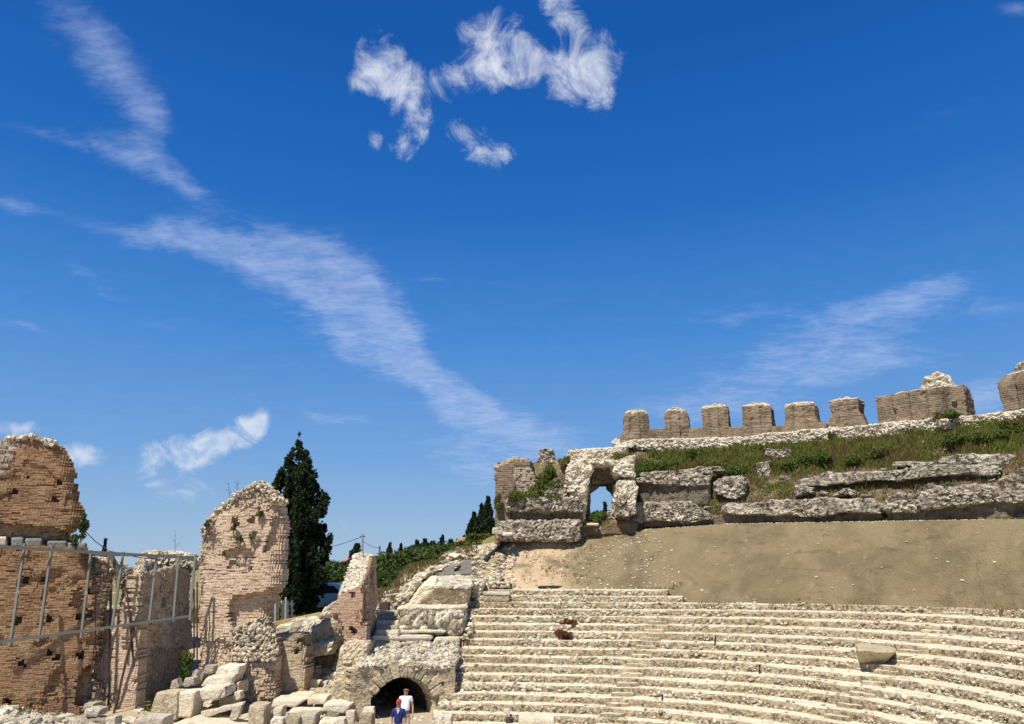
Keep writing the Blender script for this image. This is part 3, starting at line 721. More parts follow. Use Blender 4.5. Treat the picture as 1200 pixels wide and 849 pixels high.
# ================================================================== earth bank above the rows
def build_bank():
    xs = np.concatenate([np.linspace(562, 800, 110), np.linspace(803, 1345, 170)])
    top_y = np.interp(xs, [562, 590, 640, 700, 760, 860, 1000, 1200, 1345], [640, 633, 628.5, 626, 620.5, 614, 611.5, 608.5, 604])
    i0 = np.where(xs < 790, -2, 0)
    bot = np.where((xs < 790)[:, None], lip(-2, xs), lip(0, xs))
    w = np.clip((xs-775)/32, 0, 1)[:, None]; bot = lip(-2, xs)*(1-w)+lip(0, xs)*w
    rr0 = bot-np.array([CX, CY, 0]); rr0[:, 2] = 0; rr0 /= np.linalg.norm(rr0, axis=1)[:, None]
    bot = bot+rr0*(.45+.55*(1-w)+.22*fbm(bot, 1.1, 4, 71)[:, None]); bot[:, 2] -= .05
    Rb = np.interp(xs, [562, 600, 700, 1345], [25.5, 25.5, 25.6, 25.6]); top = PR(xs, top_y, Rb)
    m = 46; n = len(xs); ts = np.linspace(0, 1, m); G = []
    for t in ts:
        p = bot*(1-t)+top*t
        p[:, 2] += (.35*math.sin(t*math.pi))*np.interp(xs, [562, 700, 1345], [1.0, .9, .5])-.0
        G.append(p)
    back = top.copy(); back += rr0*1.4; back[:, 2] += .03; G.append(back)
    G = np.array(G).transpose(1, 0, 2); V = G.reshape(-1, 3)
    tt = np.tile(np.r_[ts, 1.3], n); fall = np.clip(tt*(1.0-tt)*5, 0, 1)*(tt < 1)
    lump = np.interp(np.repeat(xs, m+1), [562, 760, 820, 1345], [.34, .28, .1, .1])
    phv = np.arctan2(V[:, 0]-CX, V[:, 1]-CY)*29; gq = np.stack([phv+.5*fbm(V, 1.5, 3, 4), .12*V[:, 2], 0*phv], -1); gl = fbm(gq, .9, 4, 91)
    V[:, 2] += (fbm(V, 1.6, 5, 21)*lump*1.3+fbm(V, .3, 3, 22)*.07-.16*np.clip(gl, 0, 1)-.07*np.abs(fbm(gq, .35, 2, 92)))*fall+.05*fbm(V, 1.1, 3, 2)*(tt >= 1)
    m1 = m+1; a, b = np.meshgrid(np.arange(n-1), np.arange(m1-1), indexing='ij'); t0 = (a*m1+b).ravel()
    F = np.stack([t0, t0+m1, t0+m1+1, t0+1], -1)
    # left end goes down to the ground
    top = V[:m1]; b2 = top.copy(); b2[:, 0] -= 2.6; b2[:, 1] += .3; b2[:, 2] = np.minimum(terrain_z(b2[:, 0], b2[:, 1])-.2, top[:, 2]-.2); k0 = len(V)
    V = np.vstack([V, b2]); E = [[k, k+1, k0+k+1, k0+k] for k in range(m1-1)]
    o = put('earth_bank', V, np.vstack([F, E]), M['bank'], None, smooth=True); o['kind'] = 'structure'
    rg = np.random.default_rng(9)
    p, _ = sample(V, F, 900, rg, lambda c, nn: np.where(c[:, 0] < 9, 1., .06)); p[:, 2] += .0
    o2 = stuff('scattered_pebbles', rocks(p, rg.uniform(.02, .09, len(p)), .7, 77), M['rubble'], o)
    # pale lip of stones along the crest
    xs2 = rg.uniform(715, 1340, 600); yy = np.interp(xs2, [640, 700, 760, 860, 1000, 1200, 1345], [628.5, 626, 620.5, 614, 611.5, 608.5, 604])
    p = PR(xs2, yy-.3, 25.7+rg.random(600)*.15); p[:, 2] -= .03
    stuff('crest_pebbles', rocks(p, rg.uniform(.03, .075, 600), .7, 78), M['rubble'], o)
build_bank()

# ================================================================== upper terraces of the theatre
ZB = float(PR(900, 613, 25.6)[2])                           # terrace level
def zR(px, py, R): return float(PR(px, py, R)[2])
UP = [(25.7, ZB-.25), (26.9, ZB-.15), (27.6, ZB+.35), (28.8, zR(900, 575, 28.8)), (30.0, zR(900, 562, 30.0)), (30.8, zR(900, 556, 30.8)), (31.6, zR(900, 541, 31.6)), (32.5, zR(900, 528, 32.5)), (33.0, zR(900, 520, 33.0)), (35.0, zR(900, 517, 33.0)+.05), (40, 8.)]
def up_z(R): return np.interp(R, *zip(*UP))
PH0 = math.atan2(*(PR(722, 600, 27)[:2]-np.array([CX, CY]))); PH1 = math.atan2(*(PR(1345, 600, 27)[:2]-np.array([CX, CY])))
def polar(ph, R, z): return np.stack([CX+R*np.sin(ph), CY+R*np.cos(ph), z], -1)
def build_upper():
    ph = np.linspace(PH0+.0, PH1, 420); Rs = np.concatenate([np.linspace(25.7, 33.2, 90), np.linspace(33.5, 40, 12)])
    A, B = np.meshgrid(ph, Rs, indexing='ij'); Z = up_z(B)
    V = polar(A, B, Z).reshape(-1, 3); fade = np.clip((B.ravel()-26.6)/1.5, 0, 1)
    V[:, 2] += fade*(.28*fbm(V, 1.3, 5, 61)+.05*fbm(V, .25, 3, 62))
    n, m = A.shape; i, j = np.meshgrid(np.arange(n-1), np.arange(m-1), indexing='ij'); a = (i*m+j).ravel()
    F = np.stack([a, a+m, a+m+1, a+1], -1)[:, ::-1]
    e = V[:m]; b = e.copy(); b[:, 2] = ZB-1.2; k0 = len(V); V = np.vstack([V, b]); E = [[k, k+1, k0+k+1, k0+k] for k in range(m-1)]
    o = put('overgrown_slope', V, np.vstack([F, E]), M['slope'], None); o['kind'] = 'structure'
build_upper()

def pxphi(px, R): 
    p = PR(px, 580., R); return math.atan2(p[0]-CX, p[1]-CY)
# lower line of fallen conglomerate masses
def cong(name, x0, x1, yt, yb, R, depth, label, cat='ruined wall', group=None, seed=1, mat='cong', wamp=.17, amp=.2, res=.07, dz=0, **kw):
    kw.setdefault('wsc', .24); kw.setdefault('sc', .9); kw.setdefault('p', 12)
    return solo(name, arc(x0, x1, yt, yb, R, depth, res, dz, amp=amp, wamp=wamp, seed=seed, **kw), M[mat], label, cat, group)
G1 = 'fallen conglomerate vault masses above the earth slope'
def recess(name, x0, x1, yt, yb, R, depth, label, seed, mat='congdark', **kw):
    kw.setdefault('amp', .05)
    return solo(name, arc(x0, x1, yt, yb, R, depth, .14, sc=.5, wamp=.05, wsc=.3, p=14, seed=seed, **kw), M[mat], label, 'ruined wall')
cong('conglomerate_mass', 713, 771, [(713, 597), (725, 592), (750, 589), (771, 590)], [(713, 609), (771, 611)], 26.0, 1.7, 'squat grey pitted stone mass just right of the ruined gateway', group=G1, seed=3)
cong('conglomerate_mass', 768, 832, [(768, 591), (790, 588), (815, 591), (832, 602)], [(768, 611), (800, 612), (832, 608)], 25.95, 1.7, 'rounded grey pitted stone mass, second to the right of the gateway', group=G1, seed=4)
cong('conglomerate_mass', 846, 1030, [(846, 591), (870, 589), (930, 588), (960, 584), (1020, 585), (1030, 592)], [(846, 602), (900, 606), (960, 604), (1030, 600)], 26.0, 1.5, 'longest low grey pitted stone mass above the middle of the earth slope', group=G1, seed=5)
cong('conglomerate_mass', 1037, 1075, [(1037, 583), (1055, 579), (1075, 581)], [(1037, 600), (1075, 600)], 26.0, 1.4, 'short grey stone mass left of the dark cavity in the terrace wall', group=G1, seed=6)
cong('conglomerate_mass', 1072, 1160, [(1072, 577), (1090, 573), (1140, 567), (1160, 572)], [(1072, 590), (1085, 597), (1160, 590)], 25.9, 1.6, 'slanting dark faced stone mass resting over a brown wall recess', group=G1, seed=7)
cong('conglomerate_mass', 1158, 1300, [(1158, 572), (1175, 560), (1200, 548), (1300, 540)], [(1158, 586), (1200, 590), (1300, 588)], 26.0, 1.8, 'tall pitted stone mass at the right edge of the photograph', group=G1, seed=8)
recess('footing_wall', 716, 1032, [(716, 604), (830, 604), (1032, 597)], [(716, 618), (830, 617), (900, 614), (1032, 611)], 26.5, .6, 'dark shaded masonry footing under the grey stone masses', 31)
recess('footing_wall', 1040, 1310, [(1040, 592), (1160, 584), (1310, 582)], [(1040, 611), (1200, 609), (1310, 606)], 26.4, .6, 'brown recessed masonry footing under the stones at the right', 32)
cong('stone_outcrop', 838, 873, [(838, 563), (846, 558), (873, 560)], [(838, 577), (855, 585), (873, 580)], 28.0, 1.0, 'lone pale pitted boulder on the brown slope above the seating', 'boulder', seed=11, res=.07)
cong('stone_outcrop', 744, 795, [(744, 561), (770, 556), (795, 559)], [(744, 566), (795, 568)], 27.6, 1.6, 'overhanging grey ledge capping a dark brown niche right of the gateway', 'stone ledge', seed=12, res=.08)
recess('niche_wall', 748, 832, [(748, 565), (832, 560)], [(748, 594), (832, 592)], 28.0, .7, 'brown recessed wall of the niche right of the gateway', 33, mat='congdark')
cong('stone_outcrop', 790, 831, [(790, 556), (831, 557)], [(790, 568), (831, 570)], 27.8, 1.0, 'crumbling pale masonry block right of the brown niche', 'ruined wall', seed=13, res=.08)
cong('stone_ledge', 752, 832, [(752, 554), (800, 551), (832, 550)], [(752, 559), (832, 557)], 28.6, 1.2, 'thin pale ledge at the foot of the green grass near the gateway', 'stone ledge', seed=14, res=.08)
cong('stone_ledge', 804, 848, [(804, 548), (848, 547)], [(804, 553), (848, 552)], 29.3, .8, 'short upper pale ledge just under the green grass', 'stone ledge', seed=15, res=.08)
cong('upright_stone', 887, 901, [(887, 543), (901, 542)], [(887, 559), (901, 559)], 30.3, .7, 'small upright pale stone standing in the grass', 'standing stone', seed=16, res=.06)
cong('stone_outcrop', 897, 925, [(897, 526), (925, 526)], [(897, 534), (925, 537)], 31.4, .8, 'low pale stone in the grass under the rim wall', 'boulder', seed=17, res=.07)
cong('stone_ledge', 935, 1170, [(935, 562), (975, 553), (1050, 551), (1100, 545), (1170, 545)], [(935, 570), (1000, 566), (1080, 561), (1170, 557)], 28.3, 1.6, 'long pitted ledge roofing the dark hollow below the grass', 'stone ledge', seed=18)
cong('stone_ledge', 1046, 1180, [(1046, 541), (1090, 540), (1105, 536), (1180, 530)], [(1046, 546), (1100, 548), (1180, 544)], 29.2, 1.2, 'broken upper ledge of pale stone along the foot of the grass at right', 'stone ledge', seed=19, res=.08)
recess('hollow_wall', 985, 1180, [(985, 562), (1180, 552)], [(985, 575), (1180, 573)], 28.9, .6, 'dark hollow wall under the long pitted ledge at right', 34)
cong('stone_outcrop', 930, 952, [(930, 574), (942, 568), (952, 571)], [(930, 580), (952, 578)], 27.8, .6, 'small pale boulder on the brown slope above the longest stone mass', 'boulder', seed=20, res=.06)
cong('stone_outcrop', 1078, 1102, [(1078, 573), (1090, 568), (1102, 573)], [(1078, 576), (1102, 577)], 27.6, .6, 'white rounded stone lying in the dark hollow at right', 'boulder', seed=21, res=.06)
cong('stone_outcrop', 978, 998, [(978, 577), (988, 573), (998, 575)], [(978, 580), (998, 580)], 27.6, .6, 'flat dark undercut stone on the brown grass', 'boulder', seed=22, res=.06)

# rim wall: pale rubble band
RIM_T = [(722, 521), (740, 517), (760, 515), (800, 515), (860, 513), (940, 505), (1030, 497), (1100, 492), (1200, 481), (1345, 470)]
RIM_B = [(722, 528), (745, 526), (770, 529), (800, 534), (820, 529), (900, 525), (960, 520), (1000, 520), (1050, 521), (1100, 515), (1200, 507), (1345, 500)]
RIMT = thing('rim_wall', PR(950, 520, 32.8), 'long pale rubble band crowning the top of the theatre', 'rubble wall')
rimv = arc(722, 1345, RIM_T, RIM_B, 32.8, 1.1, .13, amp=.2, sc=.8, wamp=.16, wsc=.33, p=12, seed=41)
piece('wall_core', rimv, M['white'], RIMT)
_rg = np.random.default_rng(42)
_p, _n = sample(rimv[0], rimv[1], 3800, _rg, lambda c, n: np.where(n[:, 2] > -.3, 1., .05)*np.where((np.hypot(c[:, 0]-CX, c[:, 1]-CY) < 33.6), 1., .2))
stuff('loose_rubble', rocks(_p, _rg.uniform(.05, .17, len(_p)), .7, 43), M['white'], RIMT)
# low brick parapet between the piers
PARY = [(728, 508), (745, 503), (960, 502)]
par = thing('parapet_wall', PR(850, 512, 33.6), 'low brown brick parapet joining the brick piers on the rim', 'wall')
def polar_wall(name, mat, x0, x1, yt, yb, R, depth, parent, seed=1, amp=.04, res=.12):
    V, F, r = arc(x0, x1, yt, yb, R, depth, res, amp=amp, sc=.4, wamp=.03, wsc=.25, p=30, seed=seed)
    zid = np.floor(V[F].mean(1)[:, 2]/.11); ph = np.arctan2(V[F].mean(1)[:, 0]-CX, V[F].mean(1)[:, 1]-CY)*33
    rn = _h(np.floor(ph/.35+(zid % 2)*.5), zid, zid*0, seed)
    c = V[F]; uv = np.stack([np.arctan2(c[..., 0]-CX, c[..., 1]-CY)*33, c[..., 2]], -1).reshape(-1, 2)
    return put(name, V, F, mat, parent, uv=uv, attrs={'rnd': rn, 'rub': rn*0})
polar_wall('brick_course_wall', M['brick_rim'], 724, 968, [(724, 512), (740, 504), (775, 502.5), (830, 501.5), (870, 500), (925, 499), (968, 494)], [(724, 520), (968, 508)], 33.5, .7, par, 51)

def tower(name, x0, x1, ytop, ybot, R, depth, label, seed, facets=3, cat='brick pier', group='brick piers along the rim', round_=.3, splay=None, crown=True, res=.11, rubtop=.25, dome=.22):
    """faceted brick pier: pilaster strips with joints between, rounded top"""
    mid = (x0+x1)/2; c0 = PR(mid, (ytop+ybot)/2, R); T = thing(name, PR(mid, ybot, R), label, cat, group)
    a = PR(x0, ybot, R); b = PR(x1, ybot, R); W = np.linalg.norm(b-a); zt = PR(mid, ytop, R)[2]; zb = PR(mid, ybot, R)[2]-.3; H = zt-zb
    t = (b-a); t[2] = 0; t /= np.linalg.norm(t); r = np.array([-t[1], t[0], 0])
    if r@(c0-np.array([CX, CY, c0[2]])) < 0: r = -r
    hw = W/2; cc = (a+b)/2; cc[2] = zb
    n = max(8, int(W/res)); nz = int(H/.11)
    # closed loop plan with slightly canted sides
    loop = []
    cx = [-1, -.42, .36, 1] if facets == 3 else list(np.linspace(-1, 1, facets+1))
    front = [.20, 0, .0, .22] if facets == 3 else [.12]+[0]*(facets-1)+[.12]
    for k in range(len(cx)-1):
        m_ = max(3, int((cx[k+1]-cx[k])*hw/res))
        for q in range(m_):
            f = q/m_; g = .13*(1 if (q == 0 and k > 0) else 0); loop.append((cx[k]+(cx[k+1]-cx[k])*f, (front[k]*(1-f)+front[k+1]*f)*hw+g))
    ns_ = max(3, int(depth/res))
    for q in range(ns_): loop.append((1, front[-1]*hw+(depth-front[-1]*hw)*q/ns_))
    for q in range(n): loop.append((1-2*q/n, depth))
    for q in range(ns_): loop.append((-1, depth-(depth-front[0]*hw)*q/ns_))
    loop = np.array(loop); rings = []; m_ = len(loop)
    top = nz+6
    for k in range(top+1):
        if k <= nz: z = zb+(H-dome*2)*k/nz; sc = 1.0
        else: u = (k-nz)/6; z = zb+H-dome*2+dome*2*math.sin(u*math.pi/2); sc = max(.04, math.cos(u*math.pi/2))**.55
        zf = (z-zb)/H
        sp = 1+(splay*(max(0, .62-zf)/.62)**1.2 if splay else 0)
        xx = loop[:, 0]*hw*sc*sp; yy = depth/2+(loop[:, 1]-depth/2)*sc
        p = cc+np.outer(xx, t)+np.outer(yy, r); p[:, 2] = z; rings.append(p)
    V = np.array(rings).reshape(-1, 3)
    ctr = cc+r*depth/2; d = V-ctr; d[:, 2] = 0; d /= np.linalg.norm(d, axis=1)[:, None]+1e-6
    zid = np.floor(V[:, 2]/.11); cn = _h(zid, zid*0, zid*0, seed)
    V = V+d*(.16*fbm(V, .8, 4, seed)+.035*(cn-.5)-.1*np.clip((fbm(V, .5, 4, seed+5)-.25)*4, 0, 1))[:, None]; V[:, 2] += (.14*fbm(V, .9, 3, seed+2)+.05*fbm(V, .3, 3, seed+3))*np.clip(((V[:, 2]-zb)/H-.6)/.2, 0, 1)
    k, j = np.meshgrid(np.arange(top), np.arange(m_), indexing='ij'); j2 = (j+1) % m_
    F = np.stack([k*m_+j, k*m_+j2, (k+1)*m_+j2, (k+1)*m_+j], -1).reshape(-1, 4)
    F = np.vstack([F]); capc = V[-m_:].mean(0); V = np.vstack([V, capc]); Fc = np.array([[top*m_+q, top*m_+(q+1) % m_, len(V)-1] for q in range(m_)])
    FA = [F, Fc]; ce = np.concatenate([V[F].mean(1), V[Fc].mean(1)])
    sloop = np.cumsum(np.r_[0, np.linalg.norm(np.diff(rings[0], axis=0), axis=1)])
    uvF = np.stack([np.stack([sloop[F[:, q] % m_ if q not in (1, 2) else (F[:, q] % m_)], V[F[:, q], 2]], -1) for q in range(4)], 1).reshape(-1, 2)
    uvC = np.zeros((len(Fc)*3, 2))
    zid = np.floor(ce[:, 2]/.11); rn = _h(np.floor((ce@t)/.35+(zid % 2)*.5), zid, zid*0, seed)
    rub = ((ce[:, 2] > zb+H-rubtop*(1+.8*fbm(ce, .5, 3, seed)))*.9).astype(float)
    put('brick_shaft', V, FA, M['brick_rim'], T, uv=np.vstack([uvF, uvC]), attrs={'rnd': rn, 'rub': rub})
    if crown:
        rg = np.random.default_rng(seed); nn = int(rg.uniform(15, 75)*W)
        q = rg.uniform(-1, 1, (nn, 2)); q[:, 0] *= hw*.62; q[:, 1] = depth/2+q[:, 1]*depth*.34
        p = cc+np.outer(q[:, 0], t)+np.outer(q[:, 1], r); p[:, 2] = zb+H+rg.uniform(-.12, .03, nn)-.22*np.abs(q[:, 0]/hw)**2
        stuff('crown_rubble', rocks(p, rg.uniform(.04, .13, nn), .8, seed), M['white'], T)
    return T, (cc, t, r, hw, depth, zb, H)
tower('brick_pier', 731, 761, 479, 518, 33.3, 1.9, 'leftmost domed brown brick pier on a splayed base at the end of the rim', 61, splay=.4, dome=.4)
tower('brick_pier', 779, 808, 477, 515, 33.3, 1.9, 'second domed brown brick pier from the left on the rim, the smoothest one', 62, dome=.36)
tower('brick_pier', 824, 855, 473, 514, 33.3, 1.9, 'third brown brick pier on the rim with a ragged pale patched face', 63, dome=.12)
tower('brick_pier', 871, 905, 471, 512, 33.3, 2.0, 'fourth brown brick pier on the rim with a pale diagonal scar at its left', 64, dome=.15)
tower('brick_pier', 921, 957, 470, 508, 33.3, 2.0, 'fifth brown brick pier on the rim with a broken base spilling to the right', 65, splay=.42, dome=.1)
tower('brick_pier', 974, 1009, 465, 502, 33.3, 2.0, 'sixth brown brick pier on the rim, flat topped with a vaulted scar at its foot', 66, splay=.45, dome=.08)
Tb, _inf = tower('brick_block', 1028, 1134, 455.5, 497, 33.3, 2.4, 'wide brown brick block on the rim carrying a pale rubble dome', 67, facets=5, cat='ruined wall', group=None, dome=.05, crown=False, rubtop=.1)
piece('rubble_dome', arc(1077, 1113, [(1077, 447), (1083, 440), (1096, 435), (1106, 438), (1113, 448)], [(1077, 457), (1113, 457)], 33.9, 1.5, .09, amp=.12, sc=.4, wamp=.14, wsc=.28, p=4, seed=68), M['rubble'], Tb)
piece('rubble_dome', arc(1112, 1128, [(1112, 452), (1120, 453), (1128, 460)], [(1112, 461), (1128, 463)], 34.0, 1.0, .09, amp=.1, sc=.4, wamp=.12, wsc=.25, p=4, seed=69), M['white'], Tb)
for k, (a, b) in enumerate(((1067, 478), (1118, 473), (1073, 461))):
    piece('socket_hole', arc(a-3, a+3, b-2.5, b+2.5, 33.32, .12, .08, amp=.02, p=12, seed=k), M['dark'], Tb)  # dark lump stands in for the shade inside a socket
Te, _ = tower('brick_block', 1173, 1290, 424, 484, 33.3, 2.4, 'brown brick block with a stepped top at the right edge of the rim', 70, facets=5, cat='ruined wall', group=None, dome=.42, crown=False)
piece('rubble_cap', arc(1186, 1260, [(1186, 428), (1195, 424), (1260, 408)], [(1186, 444), (1260, 430)], 33.9, 1.4, .1, amp=.1, wamp=.14, wsc=.3, p=5, seed=71), M['cong'], Te)
# stones tumbled at the left end of the rim
cong('rim_end_ledge', 690, 745, [(690, 529), (715, 525), (735, 519), (745, 517)], [(690, 534), (745, 523)], 32.4, 1.0, 'sloping pale ledge stepping down from the first brick pier', 'stone ledge', seed=72, mat='white', res=.09, wamp=.08)
cong('pale_boulder', 716, 727, [(716, 519), (722, 513), (727, 513)], [(716, 521), (727, 520)], 33.2, .6, 'small white stone leaning at the foot of the leftmost brick pier', 'boulder', seed=73, mat='white', res=.06, wamp=.03)

# ================================================================== ruined gateway at the left end
def hexmass(name, mat, label, cat, fpx, Y, bpx=None, Yb=None, depth=1., res=.09, parent=None, **kw):
    v = block(fpx, Y, bpx, Yb, depth, res, **kw)
    if parent is not None: return piece(name, v, M[mat], parent)
    return solo(name, v, M[mat], label, cat)
CK = dict(res=.075, amp=.2, sc=.7, wamp=.17, wsc=.24, p=9)
gate = thing('ruined_gateway', P(702, 612, 46.5), 'ruined stone gateway with a broken arch open to the sky', 'ruined gate')
hexmass('left_jamb', 'white', 0, 0, [(664, 612), (686, 612), (690, 570), (668, 560)], 46.2, depth=3.2, parent=gate, seed=81, **CK)
hexmass('left_jamb', 'white', 0, 0, [(660, 575), (688, 585), (694, 545), (668, 538)], 46.1, depth=3.3, parent=gate, seed=82, **CK)
hexmass('arch_crown', 'white', 0, 0, [(668, 548), (696, 553), (700, 530), (667, 526)], 46.3, depth=3.2, parent=gate, seed=83, **CK)
hexmass('arch_crown', 'white', 0, 0, [(693, 545), (722, 545), (722, 528), (693, 527)], 46.3, depth=3.2, parent=gate, seed=84, **CK)
hexmass('right_jamb', 'white', 0, 0, [(722, 558), (743, 560), (744, 534), (718, 540)], 46.0, depth=2.6, parent=gate, seed=85, **CK)
hexmass('right_jamb', 'white', 0, 0, [(725, 601), (746, 601), (748, 560), (724, 563)], 45.9, depth=2.8, parent=gate, seed=86, **CK)
hexmass('right_jamb', 'cong', 0, 0, [(724, 604), (738, 604), (736, 583), (723, 584)], 45.7, depth=2.4, parent=gate, seed=87, **CK)
_r = dict(amp=.05, sc=.4, wamp=.03, p=14)
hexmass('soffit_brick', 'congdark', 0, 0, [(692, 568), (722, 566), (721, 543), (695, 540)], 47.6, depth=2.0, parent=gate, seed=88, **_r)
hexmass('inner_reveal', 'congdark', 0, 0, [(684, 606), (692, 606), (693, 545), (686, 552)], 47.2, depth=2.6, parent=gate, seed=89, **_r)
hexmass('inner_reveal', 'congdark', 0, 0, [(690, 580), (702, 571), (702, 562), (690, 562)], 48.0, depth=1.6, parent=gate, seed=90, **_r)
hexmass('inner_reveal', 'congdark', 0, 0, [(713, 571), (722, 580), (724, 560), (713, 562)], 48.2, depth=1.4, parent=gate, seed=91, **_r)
hexmass('gate_floor', 'slope', 0, 0, [(676, 630), (748, 628), (748, 611), (676, 609)], 46.6, [(672, 630), (752, 628), (752, 607), (672, 606)], 52, parent=gate, seed=93, amp=.12, p=12, res=.2)
hexmass('sill_stone', 'marble', 0, 0, [(687, 616), (702, 616), (702, 613), (687, 613.5)], 46.0, depth=.8, parent=gate, seed=92, amp=.02)
lw = thing('gateway_side_wall', P(640, 628, 45.5), 'two tier grey pitted wall left of the gateway, tufted with grass', 'ruined wall')
hexmass('upper_ledge', 'cong', 0, 0, [(592, 600), (683, 600), (681, 584), (594, 581)], 45.4, depth=3.0, parent=lw, seed=94, **CK)
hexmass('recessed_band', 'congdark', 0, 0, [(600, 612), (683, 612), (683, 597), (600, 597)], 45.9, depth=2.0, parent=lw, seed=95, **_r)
hexmass('lower_ledge', 'cong', 0, 0, [(584, 634), (682, 633), (681, 609), (584, 611)], 45.3, depth=2.6, parent=lw, seed=96, **CK)
hexmass('back_mound', 'slope', 0, 0, [(597, 595), (690, 600), (676, 545), (625, 556)], 46.8, [(597, 600), (690, 600), (680, 533), (615, 540)], 50.0, parent=lw, seed=97, amp=.2, sc=.8, p=8)
hexmass('top_block', 'cong', 0, 0, [(632, 545), (652, 544), (650, 527), (632, 526)], 48.5, depth=1.6, parent=lw, seed=98, **CK)
hexmass('step_block', 'cong', 0, 0, [(646, 575), (668, 574), (668, 561), (648, 562)], 46.2, depth=1.4, parent=lw, seed=99, **CK)
hexmass('step_block', 'cong', 0, 0, [(636, 582), (664, 585), (662, 571), (640, 572)], 45.9, depth=1.4, parent=lw, seed=100, **CK)
hexmass('top_ledge', 'white', 0, 0, [(664, 536), (735, 531), (738, 522), (668, 527)], 47.0, depth=2.4, parent=gate, seed=101, amp=.12, sc=.6, wamp=.06, wsc=.3, p=7)
brick_wall('corner_brick_wall', M['brick_rim'], (578, 560, 46.4), (626, 560, 46.0), [(580, 640), (579, 546), (584, 542), (600, 536), (618, 537), (622, 550), (628, 562), (626, 585), (600, 600), (600, 640)], 2.2, parent=None, ds=.12, dz=.11, seed=12, edge=.2, edged=.1, jag=.05,
  feats=[dict(p=[(580, 545), (600, 535), (620, 537), (619, 541), (600, 540), (580, 548)], rub=1, d=.02), dict(p=[(600, 545), (624, 545), (628, 580), (604, 580)], rub=.7, d=.0)])[0]
tag(bpy.data.objects['corner_brick_wall'], 'square corner stub of brown brick wall at the left end of the upper theatre', 'ruined wall')
_o = [('marble', [(588, 628), (601, 628), (600, 624), (588, 624)], 'small white dressed stone lying by the end of the black pipe'),
      ('cong', [(576, 626), (590, 626), (588, 618), (577, 618)], 'grey stone under the corner stub of the upper wall')]
for k, (m_, q, l) in enumerate(_o): hexmass('loose_block', m_, l, 'stone block', q, 44.6, depth=.8, seed=110+k, amp=.05, chips=3)

_rg = np.random.default_rng(88); _n = 1500; _ph = _rg.uniform(PH0, PH1, _n); _R = np.where(_rg.random(_n) < .8, _rg.uniform(26.8, 30.2, _n), _rg.uniform(30.2, 32.6, _n)); _V = polar(_ph, _R, up_z(_R))
_k = fbm(_V, 1.6, 3, 44) > -.05; _V = _V[_k]; _fd = np.clip((_R[_k]-26.6)/1.5, 0, 1); _V[:, 2] += _fd*.28*fbm(_V, 1.3, 5, 61)
stuff('terrace_rubble', rocks(_V, _rg.uniform(.05, .15, len(_V))*np.where(_rg.random(len(_V)) < .12, 2.6, 1), .55, 89), M['cong'], None, 'flat pale stones strewn over the brown upper slope between the stone masses', 'rubble')
def on_surface(px, py, up=0):
    """the point of the ground or masonry seen at a photo position, raised a little so that a thing rests on it"""
    tx, tz = ray(px, py); d = Vector((float(tx), 1, float(tz))).normalized(); dg = bpy.context.evaluated_depsgraph_get()
    ok, loc, nrm, *_ = SC.ray_cast(dg, Vector((0, 0, EYE)), d)
    return np.array(loc)+np.array([0, 0, up]) if ok else P(px, py, 44.5)
# ================================================================== left: brick ruins of the stage building
def T3(o, label, cat, group=None): return tag(o, label, cat, group)
LW = thing('stage_wall', P(60, 836, 31), 'huge shaded brown brick wall at the left edge with a curved broken top', 'brick wall')
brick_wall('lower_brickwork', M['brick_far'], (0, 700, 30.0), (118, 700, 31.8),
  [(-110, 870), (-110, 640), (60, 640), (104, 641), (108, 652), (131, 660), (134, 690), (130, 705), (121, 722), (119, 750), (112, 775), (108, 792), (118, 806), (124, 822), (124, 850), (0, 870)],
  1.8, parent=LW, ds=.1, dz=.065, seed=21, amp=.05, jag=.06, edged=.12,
  feats=[dict(p=[(84, 830), (82, 805), (90, 790), (104, 780), (112, 790), (108, 812), (104, 832)], d=.4, warp=.3), dict(p=[(108, 655), (134, 660), (130, 715), (108, 730)], d=.08, rub=.35),
         dict(p=[(95, 800), (125, 800), (125, 850), (95, 850)], rub=.7, d=.05), dict(p=[(84, 690), (94, 690), (97, 712), (86, 712)], d=.18, warp=.25)],
  holes=[(30, 680, 0.23), (21, 728, 0.22), (59, 725, 0.20), (52, 680, 0.16), (67, 771, 0.22), (24, 777, 0.23), (94, 769, 0.23), (92, 723, 0.20), (105, 720, 0.35), (104, 695, 0.23), (8, 822, 0.20), (59, 765, 0.16)])
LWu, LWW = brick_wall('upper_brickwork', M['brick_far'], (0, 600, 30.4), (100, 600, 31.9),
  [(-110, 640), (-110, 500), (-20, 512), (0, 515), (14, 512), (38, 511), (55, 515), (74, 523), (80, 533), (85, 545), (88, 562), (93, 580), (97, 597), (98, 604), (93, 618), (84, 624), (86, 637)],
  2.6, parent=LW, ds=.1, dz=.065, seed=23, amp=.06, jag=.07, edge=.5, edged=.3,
  feats=[dict(p=[(-115, 495), (0, 505), (14, 512), (24, 520), (17, 536), (9, 548), (0, 563), (-115, 600)], rub=1, d=-.02, wd=.15, ws=.36),
         dict(p=[(-110, 614), (0, 611), (40, 614), (84, 622), (86, 640), (-110, 645)], d=.28, rub=.25, warp=.25),
         dict(p=[(25, 540), (50, 548), (70, 560), (72, 570), (50, 560), (20, 548)], d=.05, warp=.3)],
  holes=[(17, 576, 0.23), (64, 585, 0.22), (70, 566, 0.17), (33, 560, 0.14)])
stuff('top_rubble', rocks_in(LWW, [[(8, 512), (40, 508), (66, 519), (60, 523), (38, 513), (14, 516)]], 150, .11, 5, .9, .0), M['white'], LW)
